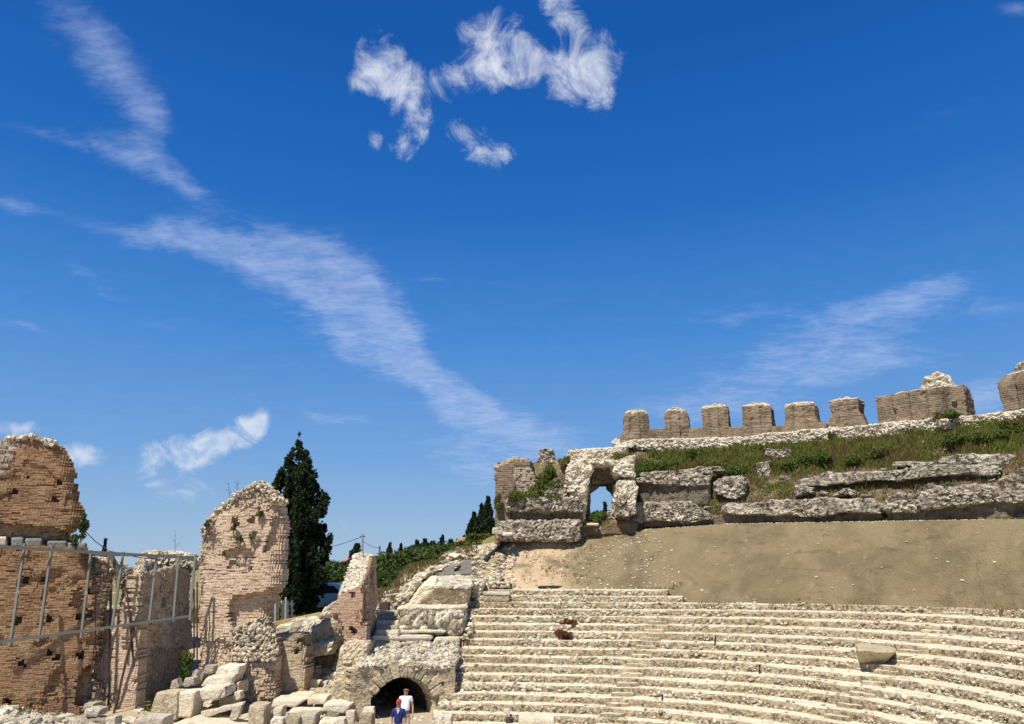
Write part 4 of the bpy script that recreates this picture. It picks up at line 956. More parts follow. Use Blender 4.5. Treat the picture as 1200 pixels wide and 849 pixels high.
for k, (x0, x1, y0, y1, m_) in enumerate(((-60, -2, 631, 642, 'greypanel'), (-1, 8, 629, 641, 'marble'), (13, 28, 630, 642, 'greypanel'), (29, 50, 631, 643, 'greypanel'), (55, 79, 634, 644, 'greypanel'), (79, 102, 636, 645, 'greypanel'))):
    c = [LWW.sz(x, y) for x, y in ((x0, y1), (x1, y1), (x1, y0), (x0, y0))]; fr = [LWW.pt(q[0], q[1], -.22) for q in c]; bk = [LWW.pt(q[0], q[1], 1.2) for q in c]
    piece('cornice_slab', mass(hexf(fr, bk), (10, 5, 4), .03, .4, p=9, seed=k, chips=2), M[m_], LW)
# brick pier behind it with the receding shaded side wall
PB = thing('brick_pier', P(150, 842, 34.8), 'tall lit brick pier behind the steel frame, its shaded side wall running back', 'brick pier')
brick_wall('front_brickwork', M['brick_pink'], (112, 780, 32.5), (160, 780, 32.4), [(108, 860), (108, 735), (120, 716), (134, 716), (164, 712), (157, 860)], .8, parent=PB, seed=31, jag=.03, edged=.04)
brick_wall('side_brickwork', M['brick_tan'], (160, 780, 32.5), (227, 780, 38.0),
  [(156.5, 862), (164, 716), (168, 680), (171, 670), (182, 672), (200, 668), (216, 664), (226, 668), (229, 760), (229, 862)], 1.0, parent=PB, seed=33, ds=.12, jag=.05, amp=.07,
  feats=[dict(p=[(184, 700), (226, 692), (228, 730), (214, 735), (212, 760), (186, 768), (188, 740)], rub=.9, ws=.35, wd=.05, warp=.3), dict(p=[(175, 760), (230, 758), (230, 862), (170, 862)], d=.1, rub=.3, warp=.3)],
  holes=[(196, 705, .4), (190, 690, .3), (205, 720, .25), (178, 730, .25)])
for k, (q, Y, m_) in enumerate((([(107, 676), (133, 676), (133, 660), (108, 652)], 36.5, 'rubble'), ([(150, 700), (170, 690), (169, 658), (156, 656)], 37.5, 'rubble'), ([(140, 716), (164, 716), (164, 694), (140, 700)], 36.3, 'rubble'),
        ([(132, 690), (152, 692), (150, 668), (134, 664)], 39, 'congdark'), ([(158, 672), (192, 670), (190, 647), (163, 645)], 39, 'rubble'), ([(188, 672), (226, 668), (222, 650), (188, 646)], 39.5, 'rubble'))):
    hexmass('rubble_core', m_, 0, 0, q, Y, depth=1.6, parent=PB, seed=130+k, amp=.13, sc=.5, wamp=.16, wsc=.3, p=5)
for k, q in enumerate(([(140, 694), (166, 693), (166, 689), (142, 690)], [(140, 710), (160, 710), (160, 707), (140, 707)])):
    hexmass('capping_stone', 'marble', 0, 0, q, 35.8, depth=1., parent=PB, seed=140+k, amp=.03)
# the big free standing middle pier
MP = thing('brick_pier', P(280, 812, 34.6), 'tall free standing pale brick pier with a rounded top and hollow right side', 'brick pier')
MO = [(229, 850), (229, 740), (230, 680), (230, 642), (233, 622), (239, 608), (250, 598), (263, 588), (277, 577), (291, 567), (303, 563), (315, 565), (321, 572), (329, 580), (334, 590), (338, 608), (338, 640), (334, 660), (339, 668), (336, 682), (331, 692), (321, 704), (318, 715), (319, 735), (325, 748), (329, 762), (328, 820), (327, 850)]
MO = [(x-10 if x > 312 else x, y) for x, y in MO]
MPo, MW = brick_wall('brickwork', M['brick_pink'], (228, 720, 34.7), (338, 720, 34.5), MO, 1.5, parent=MP, seed=41, amp=.1, nsc=.9, edge=.45, edged=.28, jag=.05, bj=.018,
  feats=[dict(p=[(266, 706), (274, 699), (300, 694), (333, 688), (322, 706), (321, 733), (300, 726), (285, 729), (271, 737), (267, 728), (268, 712)], d=.42, warp=.12),
         dict(p=[(271, 737), (285, 729), (303, 727), (322, 736), (328, 760), (327, 776), (300, 779), (270, 777), (272, 758)], rub=.9, d=-.02, wd=.2, ws=.3, warp=.15),
         dict(p=[(228, 752), (262, 748), (270, 760), (262, 776), (228, 782)], rub=.25, d=.08, warp=.3),
         dict(p=[(270, 590), (291, 566), (303, 562), (329, 578), (338, 608), (322, 606), (312, 598), (296, 592), (280, 600)], rub=.75, d=.03, wd=.14, ws=.28, warp=.3),
         dict(p=[(229, 632), (240, 618), (262, 640), (258, 655), (232, 660)], rub=.5, d=.05, warp=.3),
         dict(p=[(256, 648), (270, 642), (297, 641), (298, 655), (262, 657)], d=.26, warp=.2),
         dict(p=[(264, 666), (268, 657), (297, 653), (296, 662), (284, 668)], rub=1, d=.1, wd=.14, warp=.1),
         dict(p=[(314, 613), (330, 606), (338, 612), (337, 640), (326, 648), (309, 649), (311, 636), (316, 625)], d=.32, warp=.12),
         dict(p=[(270, 776), (329, 774), (329, 860), (256, 860), (256, 790)], rub=.35, d=-.02, warp=.2)],
  holes=[(274, 609, .28), (294, 609, .3), (321, 609, .28), (292.5, 666, .2), (276, 615, .15)])
stuff('rubble_stones', rocks_in(MW, [[(272, 738), (302, 729), (320, 737), (326, 760), (324, 774), (276, 774)], ], 420, .085, 7, .12, -.06), M['rubble'], MP)
stuff('crest_stones', rocks_in(MW, [[(233, 622), (250, 598), (277, 577), (303, 562), (329, 580), (334, 592), (318, 590), (300, 572), (276, 587), (250, 610), (238, 630)]], 420, .085, 8, .6, .02), M['rubble'], MP)
# low square pier
LP = thing('brick_pier', P(342, 815, 35.8), 'low square tan brick pier with a flat top beside the tall pier', 'brick pier')
brick_wall('brickwork', M['brick_tan'], (320, 780, 35.9), (362, 780, 35.7), [(317, 860), (319, 744), (354, 743), (356, 780), (356, 860)], 1.2, parent=LP, seed=51, amp=.05, edged=.05, jag=.04, holes=[(349, 751, .2), (354, 754, .25), (345, 764, .18)])
# small leaning pier left of the vault
SP = thing('brick_pier', P(420, 757, 34.2), 'reddish leaning brick pier with a white rubble back, beside the vaulted passage', 'brick pier')
brick_wall('front_brickwork', M['brick_red'], (385, 720, 34.3), (432, 720, 34.0), [(395, 699), (404, 693), (417, 689), (427, 685), (428, 720), (427, 764), (400, 764), (400, 750), (397, 740), (391, 728), (385, 719)], .7, parent=SP, seed=61, amp=.06, edged=.05,
  holes=[(413, 697, .22), (413, 739, .3)], feats=[dict(p=[(385, 716), (395, 720), (404, 738), (402, 764), (385, 764)], d=.25, warp=.2)])
brick_wall('side_brickwork', M['brick_red'], (427, 720, 34.1), (443, 720, 37.4), [(426, 762), (427, 686), (433, 674), (437, 660), (439, 651), (442.5, 654), (444, 700), (443.5, 735), (440, 750), (433, 762)], .3, parent=SP, seed=63, ds=.14, edged=.04, jag=.03, holes=[(436, 684, .25)])
hexmass('rubble_back', 'white', 0, 0, [(393, 712), (426, 705), (425, 687), (396, 696)], 34.45, [(404, 700), (438, 700), (437, 650), (416, 650)], 37.2, parent=SP, seed=150, amp=.1, sc=.5, wamp=.12, wsc=.26, p=9)
_v = hex_px([(393, 700), (426, 700), (426, 688), (397, 697)], 34.4, [(404, 700), (438, 700), (437, 649), (416, 649)], 37.0)
def surf_rocks(fr, bk, n, size, seed, lift=0):
    rg = np.random.default_rng(seed); u = rg.random((n, 1)); v = rg.random((n, 1)); p = (fr[3]*(1-u)+fr[2]*u)*(1-v)+(bk[3]*(1-u)+bk[2]*u)*v; p[:, 2] += lift
    return rocks(p, size*rg.uniform(.5, 1.4, n), .9, seed)
stuff('rubble_stones', surf_rocks(*_v, 420, .085, 9, .02), M['white'], SP)
hexmass('pier_base', 'plaster', 0, 0, [(384, 832), (416, 832), (424, 757), (399, 756)], 33.7, depth=2.6, parent=SP, seed=151, amp=.06, sc=.5, wamp=.05, wsc=.4, p=16)
hexmass('pier_base', 'brick_tan' if False else 'plaster', 0, 0, [(398, 782), (428, 782), (432, 752), (402, 752)], 33.6, depth=2.4, parent=SP, seed=152, amp=.1, sc=.4, wamp=.08, wsc=.25, p=10)
# stone outcrop behind the piers
RO = dict(sc=.7, wamp=.08, wsc=.35, p=5)
solo('stone_outcrop', block([(362, 764), (398, 760), (399, 722), (364, 733)], 38.5, depth=3, res=.1, amp=.22, seed=161, **RO), M['plaster'], 'big veined tan rock between the low square pier and the reddish leaning pier', 'rock')
solo('stone_outcrop', block([(362, 770), (388, 768), (390, 750), (363, 754)], 37.9, depth=1.4, res=.1, amp=.12, seed=162, **RO), M['marble'], 'cream block lying at the foot of the veined tan rock', 'rock')
solo('stone_outcrop', block([(318, 760), (372, 754), (380, 722), (320, 733)], 40.0, depth=2.5, res=.12, amp=.2, seed=163, **RO), M['rubble'], 'pale rubble bank with a yellow kerb behind the low square pier', 'rock')
solo('stone_outcrop', block([(370, 728), (395, 722), (400, 702), (380, 712)], 39.8, depth=2, res=.1, amp=.16, seed=164, **RO), M['rubble'], 'white rubble sloping up behind the reddish leaning pier', 'rock')
solo('hollow_shade_block', block([(366, 786), (388, 786), (388, 768), (368, 768)], 38.6, depth=1.4, res=.12, amp=.12, seed=165, **RO), M['congdark'], 'dark block painted as the shaded hollow below the cream block', 'rock')  # dark colour stands in for the shade of a hollow
_b = MB(); _b.beam(P(319, 731.5, 40.2), P(376, 719.5, 41.2), .22, .16); o = _b.put('timber_kerb', plain('yellow_timber', (.5, .38, .16), .8, .1, 0, .3, 5)); T3(o, 'long yellowish timber kerb above the pale rubble bank', 'kerb')

# ================================================================== vaulted passage
VT = thing('vaulted_passage', P(472, 850, 32.6), 'stone vaulted passage with a dark round arched mouth in the left centre', 'vaulted passage')
arch = [(433.5+0*t, 0) for t in ()]
ax, ay, ar = 472, 833, 38.0
archp = [(ax-ar, 900)]+[(ax-ar*math.cos(t), ay-ar*1.03*math.sin(t)) for t in np.linspace(0, math.pi, 24)]+[(ax+ar, 900)]
_, VW = brick_wall('face_masonry', M['plaster'], (414, 820, 32.6), (535, 820, 34.7), [(408, 900), (412, 785), (430, 781), (535, 781), (536, 800), (530, 850), (530, 900)], 1.0, cut=[archp], parent=VT, seed=71, ds=.08, dz=.08, amp=.11, nsc=.6, edge=.12, edged=.05, jag=.02, bj=.004, brick=1.7,
  feats=[dict(p=[(440, 795), (452, 788), (500, 786), (500, 800), (440, 806)], d=.1, warp=.3), dict(p=[(500, 795), (520, 800), (515, 830), (505, 820)], d=.12, warp=.2)])
cen = (VW.sz(ax-ar, ay)+VW.sz(ax+ar, ay))/2; rad = abs(VW.sz(ax+ar, ay)[0]-VW.sz(ax-ar, ay)[0])/2; radz = VW.sz(ax, ay-ar*1.03)[1]-cen[1]; rg = np.random.default_rng(2)
for k in range(13):
    t0 = math.radians(6+k*13.0); t1 = t0+math.radians(rg.uniform(11.8, 12.9)); o_ = rg.uniform(.3, .75); dp = rg.uniform(.03, .10)
    if k in (0, 1, 12): continue
    c = [(.985, t0), (.985, t1), (1+o_/rad, t1), (1+o_/rad, t0)]
    fr = [VW.pt(cen[0]-r*rad*math.cos(t), cen[1]+r*radz*math.sin(t), dp) for r, t in c]; bk = [VW.pt(cen[0]-r*rad*math.cos(t), cen[1]+r*radz*math.sin(t), .5) for r, t in c]
    piece('voussoir', mass(hexf(fr, bk), (6, 4, 5), .03, .3, p=10, seed=k, chips=2), M['plaster'], VT)
def tunnel():
    th = np.linspace(-.25, math.pi+.25, 30); V = []; L = 9
    for d in (0.55, 3, 6, L):
        for t in th:
            r = rad*1.0; z = cen[1]+radz*math.sin(t) if 0 <= t <= math.pi else cen[1]-4*abs(t if t < 0 else t-math.pi)*4
            V.append(VW.pt(cen[0]-r*math.cos(max(0, min(math.pi, t))), z, d))
    n = len(th); F = [[a*n+b, a*n+b+1, (a+1)*n+b+1, (a+1)*n+b] for a in range(3) for b in range(n-1)]
    V.append(VW.pt(cen[0], cen[1]-2, L)); e = len(V)-1; F2 = [[3*n+b, 3*n+b+1, e] for b in range(n-1)]
    put('tunnel_vault', np.array(V), [np.array(F), np.array(F2)], M['congdark'], VT, attrs={'rnd': np.zeros(len(F)+len(F2))})  # dark stone colour deepens the shade inside the tunnel
tunnel()
piece('rubble_shoulder', block([(412, 786), (535, 786), (535, 780), (416, 781)], [32.65, 34.8, 34.8, 32.65], [(426, 770), (539, 770), (539, 751.5), (431, 751.5)], [35.6, 37.8, 37.8, 35.6], res=.1, amp=.12, sc=.5, wamp=.16, wsc=.3, p=14, seed=171), M['cong'] if False else M['rubble'], VT)
_v = hex_px([(412, 786), (535, 786), (535, 781), (418, 782)], [32.6, 34.8, 34.8, 32.6], [(426, 770), (539, 770), (539, 753), (433, 753)], [35.4, 37.6, 37.6, 35.4])
stuff('shoulder_stones', surf_rocks(*_v, 520, .1, 19, .02), M['rubble'], VT)
for k, (a, b, y) in enumerate(((432, 506, 745.5), (507, 539, 748))):
    piece('coping_slab', block([(a, y+6), (b, y+6), (b, y), (a+2, y)], [35.3+(e-432)*.021 for e in (a, b, b, a)], depth=1.3, res=.1, amp=.03, chips=3, seed=175+k), M['marble'], VT)
ST = thing('small_steps', P(453, 745, 36), 'flight of five worn steps squeezed between the reddish pier and the rubble wall', 'steps')
for k in range(5):
    y = 739-k*5.6; piece('step', block([(438+k*.6, y+6.5), (467, y+6.5), (467, y), (439+k*.6, y)], 36+k*.6, depth=1.0, res=.1, amp=.04, sc=.4, seed=180+k), M['rubble'], ST)
RW = thing('rubble_wall', P(505, 745, 36.6), 'low wall of large rounded rubble stones above the vaulted passage', 'rubble wall')
piece('wall_core', block([(464, 746), (541, 744), (544, 714), (468, 713)], [36.9, 38.4, 38.4, 36.9], depth=2.6, res=.1, amp=.12, sc=.5, wamp=.2, wsc=.4, p=9, seed=191), M['rubble'], RW)
for k, (x, y, w, h, m_) in enumerate(((499, 724, 9, 9, 'cong'), (476, 727, 5, 6, 'rubble'), (486, 731, 4, 5, 'rubble'), (495, 737, 6, 4, 'marble'), (512, 730, 5, 6, 'rubble'), (521, 724, 6, 6, 'rubble'), (530, 733, 6, 8, 'rubble'), (470, 738, 4, 4, 'marble'), (516, 739, 4, 3, 'rubble'), (482, 721, 5, 4, 'cong'), (534, 720, 5, 5, 'rubble'))):
    piece('wall_stone', block([(x-w, y+h), (x+w, y+h), (x+w, y-h), (x-w, y-h)], 36.75+(x-464)*.0195, depth=.9, res=.09, amp=.06, sc=.3, p=3.2, seed=200+k), M[m_], RW)
piece('capping', block([(462, 716), (546, 715), (546, 711), (466, 711)], [37.0, 38.6, 38.6, 37.0], depth=2.6, res=.12, amp=.07, wamp=.05, wsc=.3, p=14, seed=194), M['mortar'], RW)
piece('foot_ledge', block([(460, 743), (522, 742), (522, 739), (461, 739)], [36.5, 37.6, 37.6, 36.5], depth=.8, res=.1, amp=.04, seed=195), M['rubble'], RW)
MBn = thing('masonry_platform', P(520, 708, 39.5), 'wide masonry platform with bright rubble top and tan front, left of the seating', 'masonry platform')
piece('front_masonry', block([(482, 711), (549, 710), (551, 689), (507, 690)], [39.6, 40.6, 40.6, 39.6], depth=2.8, res=.1, amp=.07, wamp=.05, wsc=.25, p=14, seed=211), M['plaster'], MBn)
piece('rubble_top', block([(506, 691), (552, 690), (552, 687), (508, 688)], [39.5, 40.5, 40.5, 39.5], [(512, 684), (556, 684), (556, 673), (513, 674)], 43.2, res=.09, amp=.08, wamp=.12, wsc=.25, p=16, seed=212), M['rubble'], MBn)
piece('sloping_shoulder', block([(476, 712), (490, 711), (512, 686), (494, 684)], 39.9, [(480, 700), (500, 700), (514, 674), (506, 674)], 42.4, res=.1, amp=.07, wamp=.06, wsc=.25, p=12, seed=213), M['mortar'], MBn)
CW = thing('curved_rubble_wall', P(480, 706, 41), 'low rubble wall curving up the hillside behind the masonry platform', 'rubble wall')
for k, (q, Y) in enumerate((([(461, 713), (478, 710), (481, 694), (464, 698)], 40.3), ([(467, 699), (484, 695), (493, 681), (474, 685)], 41.2), ([(477, 687), (497, 680), (508, 670), (486, 674)], 42.4), ([(492, 677), (514, 670), (526, 662), (503, 665)], 43.6), ([(512, 671), (538, 666), (544, 657), (522, 660)], 44.8))):
    piece('wall_length', block(q, Y, depth=1.2, res=.1, amp=.1, sc=.5, wamp=.14, wsc=.26, p=6, seed=220+k), M['rubble'], CW)
hexmass('grey_slab', 'greypanel', 'cracked grey slab leaning on the rubble, left one of the two', 'stone slab', [(513, 676), (532, 674), (533, 662), (522, 665)], 42.8, depth=.2, amp=.02, chips=3, seed=231)
hexmass('grey_slab', 'greypanel', 'upright dark grey slab standing on the masonry platform, right one of the two', 'stone slab', [(538, 674), (556, 674), (557, 657), (542, 656)], 42.8, depth=.2, amp=.012, seed=232)
hexmass('white_boulder', 'white', 'white pitted boulder between the platform and the top seating rows', 'boulder', [(550, 702), (563, 699), (569, 681), (556, 679)], 42.2, depth=1.2, amp=.1, sc=.5, wamp=.08, wsc=.25, p=5, seed=233)
hexmass('rubble_end', 'rubble', 'rounded rubble lump where the seating rows meet the rubble wall', 'boulder', [(521, 746), (543, 745), (545, 722), (526, 727)], 38.2, depth=1.8, amp=.12, sc=.5, wamp=.12, wsc=.25, p=5, seed=234)
hexmass('timber_box', 'rust', 'dark brown crate at the top of the worn steps', 'crate', [(444, 719), (455, 719), (455, 706.5), (445, 706.5)], 38.9, depth=.6, amp=.01, p=30, seed=235)
hexmass('flat_stone', 'marble', 'flat white stone lying on the hillside below the three dark cypresses', 'stone block', [(551, 647), (566, 645), (567, 640), (553, 640)], 46.5, depth=.9, amp=.05, chips=2, seed=236)
def bench(px0, px1, yt, yb, Y, label, seed):
    B = thing('marble_bench', P((px0+px1)/2, yb, Y), label, 'stone bench')
    h = (yb-yt)
    piece('front_block', block([(px0, yb), (px1, yb), (px1, yt+h*.45), (px0, yt+h*.45)], Y, depth=.7, res=.08, amp=.02, p=20, seed=seed), M['plaster'], B)
    piece('seat_slab', block([(px0-.8, yt+h*.47), (px1+.8, yt+h*.47), (px1+.8, yt+h*.2), (px0-.8, yt+h*.2)], Y-.06, depth=.85, res=.08, amp=.03, p=14, seed=seed+1), M['white'], B)
bench(566, 597, 691, 704.5, 41.6, 'cream block bench at the left end of the top seating row', 241)
bench(573, 597, 680, 689, 43.0, 'smaller grey fronted block bench above and behind the cream one', 243)
hexmass('white_boulder', 'white', 'white stone heap on the smaller grey fronted bench', 'boulder', [(574, 681), (590, 681), (588, 671), (576, 672)], 43.4, depth=.7, amp=.08, sc=.4, p=4, seed=245)
_b = MB(); _p = [on_surface(*q, .1) for q in ((568.5, 659), (574, 653.5), (580, 648), (588, 641.5), (595, 637), (602, 634.5))]; _b.tube(_p, .14, 12)
_rg = np.random.default_rng(31); _q = np.array([on_surface(_rg.uniform(553, 603), _rg.uniform(640, 690), 0) for _ in range(260)]); _q = _q[(_q[:, 1] > 41) & (_q[:, 1] < 50)]
stuff('heap_stones', rocks(_q, _rg.uniform(.05, .2, len(_q)), .8, 32), M['rubble'], None, 'pale stones scattered over the left end of the earth heap', 'rubble')
T3(_b.put('drain_pipe', M['black'], smooth=True), 'short black drain pipe emerging from the earth heap', 'pipe')
def seatY(px, py, i): return float(-HR[i]/ray(px, py)[1])
hexmass('fallen_boulder', 'plaster', 'large fallen boulder with a dark shaded front, sitting on the rows at right', 'boulder', [(1006, 779), (1034, 781), (1051, 765), (1002, 760)], [seatY(1025, 779, 6)+y for y in (.35, .35, -.55, -.55)], [(1006, 776), (1040, 777), (1051, 757), (1003, 754)], [seatY(1025, 779, 6)+1.3]*4, amp=.1, sc=.6, p=9, chips=6, seed=251)
hexmass('dark_boulder', 'congdark', 'dark broken rock lying on the earth slope just above the top row', 'boulder', [(691, 687), (708, 690), (713, 683), (693, 681)], 43.9, depth=.5, amp=.06, chips=4, seed=252)
hexmass('dark_boulder', 'cong', 'white and grey broken rock on the earth heap near the bench', 'boulder', [(648, 670), (660, 674), (660, 667), (647, 664)], 45.5, depth=.5, amp=.07, chips=4, seed=253)
hexmass('trench_edge', 'dark', 'narrow dark ditch along the top seating row', 'ditch', [(630, 690), (664, 690), (664, 687), (630, 687)], 43.0, depth=.4, amp=.04, seed=254)  # dark slab paints in the shade of the ditch
hexmass('column_base', 'white', 'white dressed base block right of the arch at the bottom edge', 'stone block', [(504, 856), (529, 856), (529, 840), (507, 840)], 30.9, depth=.8, amp=.01, p=24, seed=255)
hexmass('marble_block', 'marble', 'long white topped marble block on the lowest visible row', 'stone block', [(608, 858), (650, 858), (650, 843), (608, 843)], 31.2, depth=.9, amp=.02, p=20, seed=256)
hexmass('marble_block', 'white', 'small square white stone on the second lowest row', 'stone block', [(590, 841), (598, 841), (598, 832), (590, 832)], 32.8, depth=.5, amp=.02, p=9, seed=257)
for k, (x, y0, y1, i, l) in enumerate(((838, 745, 755, 4, 'thin dark iron stake on the rows left of centre'), (890, 779, 790, 8, 'thin dark iron stake on the rows left of the large fallen boulder'), (646, 689, 697, -1, 'short dark iron stake on the top row'), (776, 814, 820, 10, 'short black stake beside the lower stairway'))):
    Y = seatY(x, y1, i)-.1; _b = MB(); _b.tube([P(x, y1+1.5, Y), P(x+.3, y0, Y)], .035, 6); T3(_b.put('iron_stake', M['black']), l, 'stake')

# ================================================================== fallen blocks at the foot of the piers
BL = [
 ([(172, 846), (207, 845), (208, 812), (183, 812)], 31.4, 1.1, 'plaster', 'largest upright squared block leaning at the left of the block heap', 3),
 ([(207, 842), (224, 842), (229, 811), (208, 812)], 31.5, 1.1, 'marble', 'squared block with a broken corner, right of the largest upright one', 5),
 ([(228, 822), (256, 821), (262, 806), (228, 809)], 31.9, 1.4, 'marble', 'long chipped block with an orange stained face in the block heap', 4),
 ([(255, 818), (264, 817), (264, 805), (256, 806)], 31.95, 1.2, 'white', 'narrow white block end beside the orange stained one', 2),
 ([(234, 806), (270, 804), (273, 792), (241, 794)], 33.0, 1.4, 'marble', 'rounded cream block in the third course of the block heap', 4),
 ([(264, 818), (280, 814), (280, 800), (265, 803)], 33.3, 1.2, 'plaster', 'shaded tan block against the foot of the tall pier', 2),
 ([(250, 793), (277, 793), (281, 781), (255, 782)], 33.5, 1.2, 'white', 'topmost white slab of the block heap', 4),
 ([(257, 829), (275, 825), (275, 815), (257, 819)], 32.6, .9, 'plaster', 'small tan block low in the heap under the narrow white one', 3),
 ([(275, 821), (282, 820), (281, 811), (274, 812)], 32.7, .5, 'marble', 'fist shaped small stone at the right end of the block heap', 3),
 ([(237, 842), (282, 829), (284, 824), (234, 835)], 31.0, .5, 'marble', 'long slanting slab edge in front of the block heap', 2),
 ([(266, 847), (277, 843), (284, 826), (273, 829)], 30.8, .3, 'white', 'thin white slab leaning against the slanting one', 3),
 ([(155, 856), (189, 856), (191, 842), (160, 841)], 29.7, 1.0, 'white', 'white block at the bottom edge below the largest upright one', 4),
 ([(290, 856), (308, 856), (310, 827), (291, 827)], 30.5, .9, 'plaster', 'upright yellowish block with a white top in front of the tall pier', 3),
 ([(317, 829), (347, 829), (358, 820), (320, 820)], 33.7, 1.3, 'marble', 'long low slab in front of the low square pier', 3),
 ([(360, 827), (381, 825), (382, 818), (360, 819)], 33.7, 1.1, 'marble', 'shorter low slab continuing the long one to the right', 2),
 ([(335, 818), (367, 818), (364, 814), (339, 814)], 35.0, .8, 'mortar', 'thin flat slab lying behind the long low slab', 2),
 ([(377, 835), (404, 836), (413, 825), (379, 825)], 32.3, 1.2, 'marble', 'rough cream block below the base of the leaning pier', 5),
 ([(404, 849), (414, 849), (415, 834), (405, 834)], 31.2, .5, 'marble', 'small square block left of the vaulted passage', 2),
 ([(420, 856), (435, 856), (436, 835), (422, 836)], 30.9, .8, 'plaster', 'tan pedestal block at the left of the dark arch', 3),
 ([(424, 837), (438, 836), (437, 830), (426, 830)], 31.0, .5, 'marble', 'rounded pale stone lying on the tan pedestal block', 2),
 ([(332, 856), (349, 856), (350, 841), (334, 840)], 30.6, .8, 'plaster', 'squat tan block with a flat top at the bottom edge', 3),
 ([(350, 858), (366, 856), (370, 837), (353, 838)], 30.9, 1.0, 'white', 'white sloping block right of the squat tan one', 4),
 ([(315, 858), (331, 858), (331, 843), (316, 843)], 30.3, .6, 'white', 'bright white cube shaped stone at the bottom edge', 3),
 ([(313, 845), (329, 842), (330, 829), (320, 831)], 31.3, .7, 'marble', 'tilted cream stone behind the bright white cube', 5),
 ([(371, 858), (391, 858), (392, 846), (374, 845)], 30.6, .9, 'mortar', 'broad flat sandy stone at the bottom edge left of the passage', 3),
 ([(392, 858), (403, 858), (403, 843), (393, 843)], 30.7, .6, 'marble', 'small blocky stone right of the broad sandy one', 3),
 ([(335, 839), (376, 838), (374, 833), (338, 833)], 32.2, .8, 'mortar', 'thin worn slab between the two rows of fallen blocks', 2),
 ([(379, 845), (394, 846), (396, 838), (381, 837)], 31.8, .7, 'cong', 'dark veined rounded stone under the rough cream block', 4),
 ([(98, 841), (115, 840), (116, 832), (99, 831)], 30.2, .7, 'white', 'white stone by the foot of the huge shaded wall', 4),
 ([(98, 834), (109, 833), (109, 825), (99, 825)], 30.9, .6, 'plaster', 'tan cube at the ragged corner of the huge shaded wall', 2),
 ([(153, 844), (166, 843), (165, 832), (155, 833)], 32.0, .5, 'marble', 'lone rounded stone at the foot of the lit brick pier', 4),
 ([(122, 856), (134, 856), (134, 841), (124, 842)], 29.6, .6, 'white', 'white stone at the bottom edge under the red props', 3),
 ([(356, 808), (369, 807), (376, 798), (363, 796)], 36.6, .35, 'marble', 'tilted slab beside the low square pier', 2),
 ([(374, 805), (383, 805), (383, 799), (374, 799)], 37, .5, 'white', 'small white block at the edge of the pale path', 2),
 ([(222, 800), (236, 800), (238, 790), (226, 786)], 33.9, .6, 'cong', 'flat grey stone among the rubble left of the third course block', 3),
 ([(237, 790), (249, 790), (250, 781), (240, 780)], 34.1, .6, 'rubble', 'rounded stone left of the topmost white slab', 4),
 ([(213, 806), (228, 804), (227, 794), (216, 796)], 33.3, .7, 'rubble', 'rounded pale stone in the rubble behind the long chipped block', 5),
 ([(199, 808), (210, 806), (207, 795), (201, 798)], 33.4, .5, 'rubble', 'leftmost rounded stone of the rubble behind the upright blocks', 4),
]
for k, (q, Y, d, m_, l, ch) in enumerate(BL):
    solo('fallen_block', block(q, Y, depth=d, res=.07, amp=.045, sc=.35, p=20, chips=ch+2, chipd=.22, seed=300+k), M[m_], l, 'stone block', 'fallen blocks below the brick piers')
# pale slabs of the old paving, bottom edge
for k, (q, Y, l) in enumerate((([(190, 866), (300, 866), (262, 850), (206, 846)], 29.6, 'worn long paving plank of stone along the bottom edge, nearest'), ([(205, 850), (290, 851), (262, 845), (222, 842)], 30.6, 'second worn paving strip of stone behind the nearest one'))):
    solo('paving_slab', block(q, Y, depth=.9, res=.1, amp=.03, sc=.5, p=12, chips=2, seed=350+k), M['mortar'], l, 'paving slab')
# loose rubble over the ground
def ground_rocks(name, label, boxes, seed, mat='rubble'):
    rg = np.random.default_rng(seed); out = []; sz = []
    for (x0, x1, y0, y1, n, s) in boxes:
        x = rg.uniform(x0, x1, n); y = rg.uniform(y0, y1, n); out.append(np.stack([x, y, terrain_z(x, y)+s*.1], -1)); sz.append(s*rg.uniform(.3, 1.4, n))
    V, F, r = rocks(np.concatenate(out), np.concatenate(sz), .75, seed); o = put(name, V, F, M[mat], attrs={'rnd': r}); tag(o, label, 'rubble', None, 'stuff')
ground_rocks('ground_rubble', 'loose pale rubble scattered over the ground before the brick ruins', [(-21, -14, 27.5, 31, 900, .12), (-20, -13.5, 28, 30.6, 120, .25), (-15, -3, 28.5, 34, 800, .07), (-14, -6, 29, 34, 60, .18), (-12, -6, 34, 40, 400, .1)], 5)
ground_rocks('heap_rubble', 'pale rubble filling the gap behind the heap of fallen blocks', [(-14.6, -12.2, 32.6, 34.3, 500, .22)], 6)
ground_rocks('hillside_rubble', 'pale stones strewn over the hillside left of the seating', [(-8.5, -2.2, 40, 48, 900, .16), (-8, -3, 41, 52, 160, .34), (-10, -6.5, 37, 42, 300, .2)], 7)
ground_rocks('seating_end_rubble', 'rubble spilling along the left end of the top seating rows', [(-2.8, -.2, 40.5, 44.5, 0, .2)] if False else [(-3.6, -2.0, 38, 44, 300, .16)], 8)
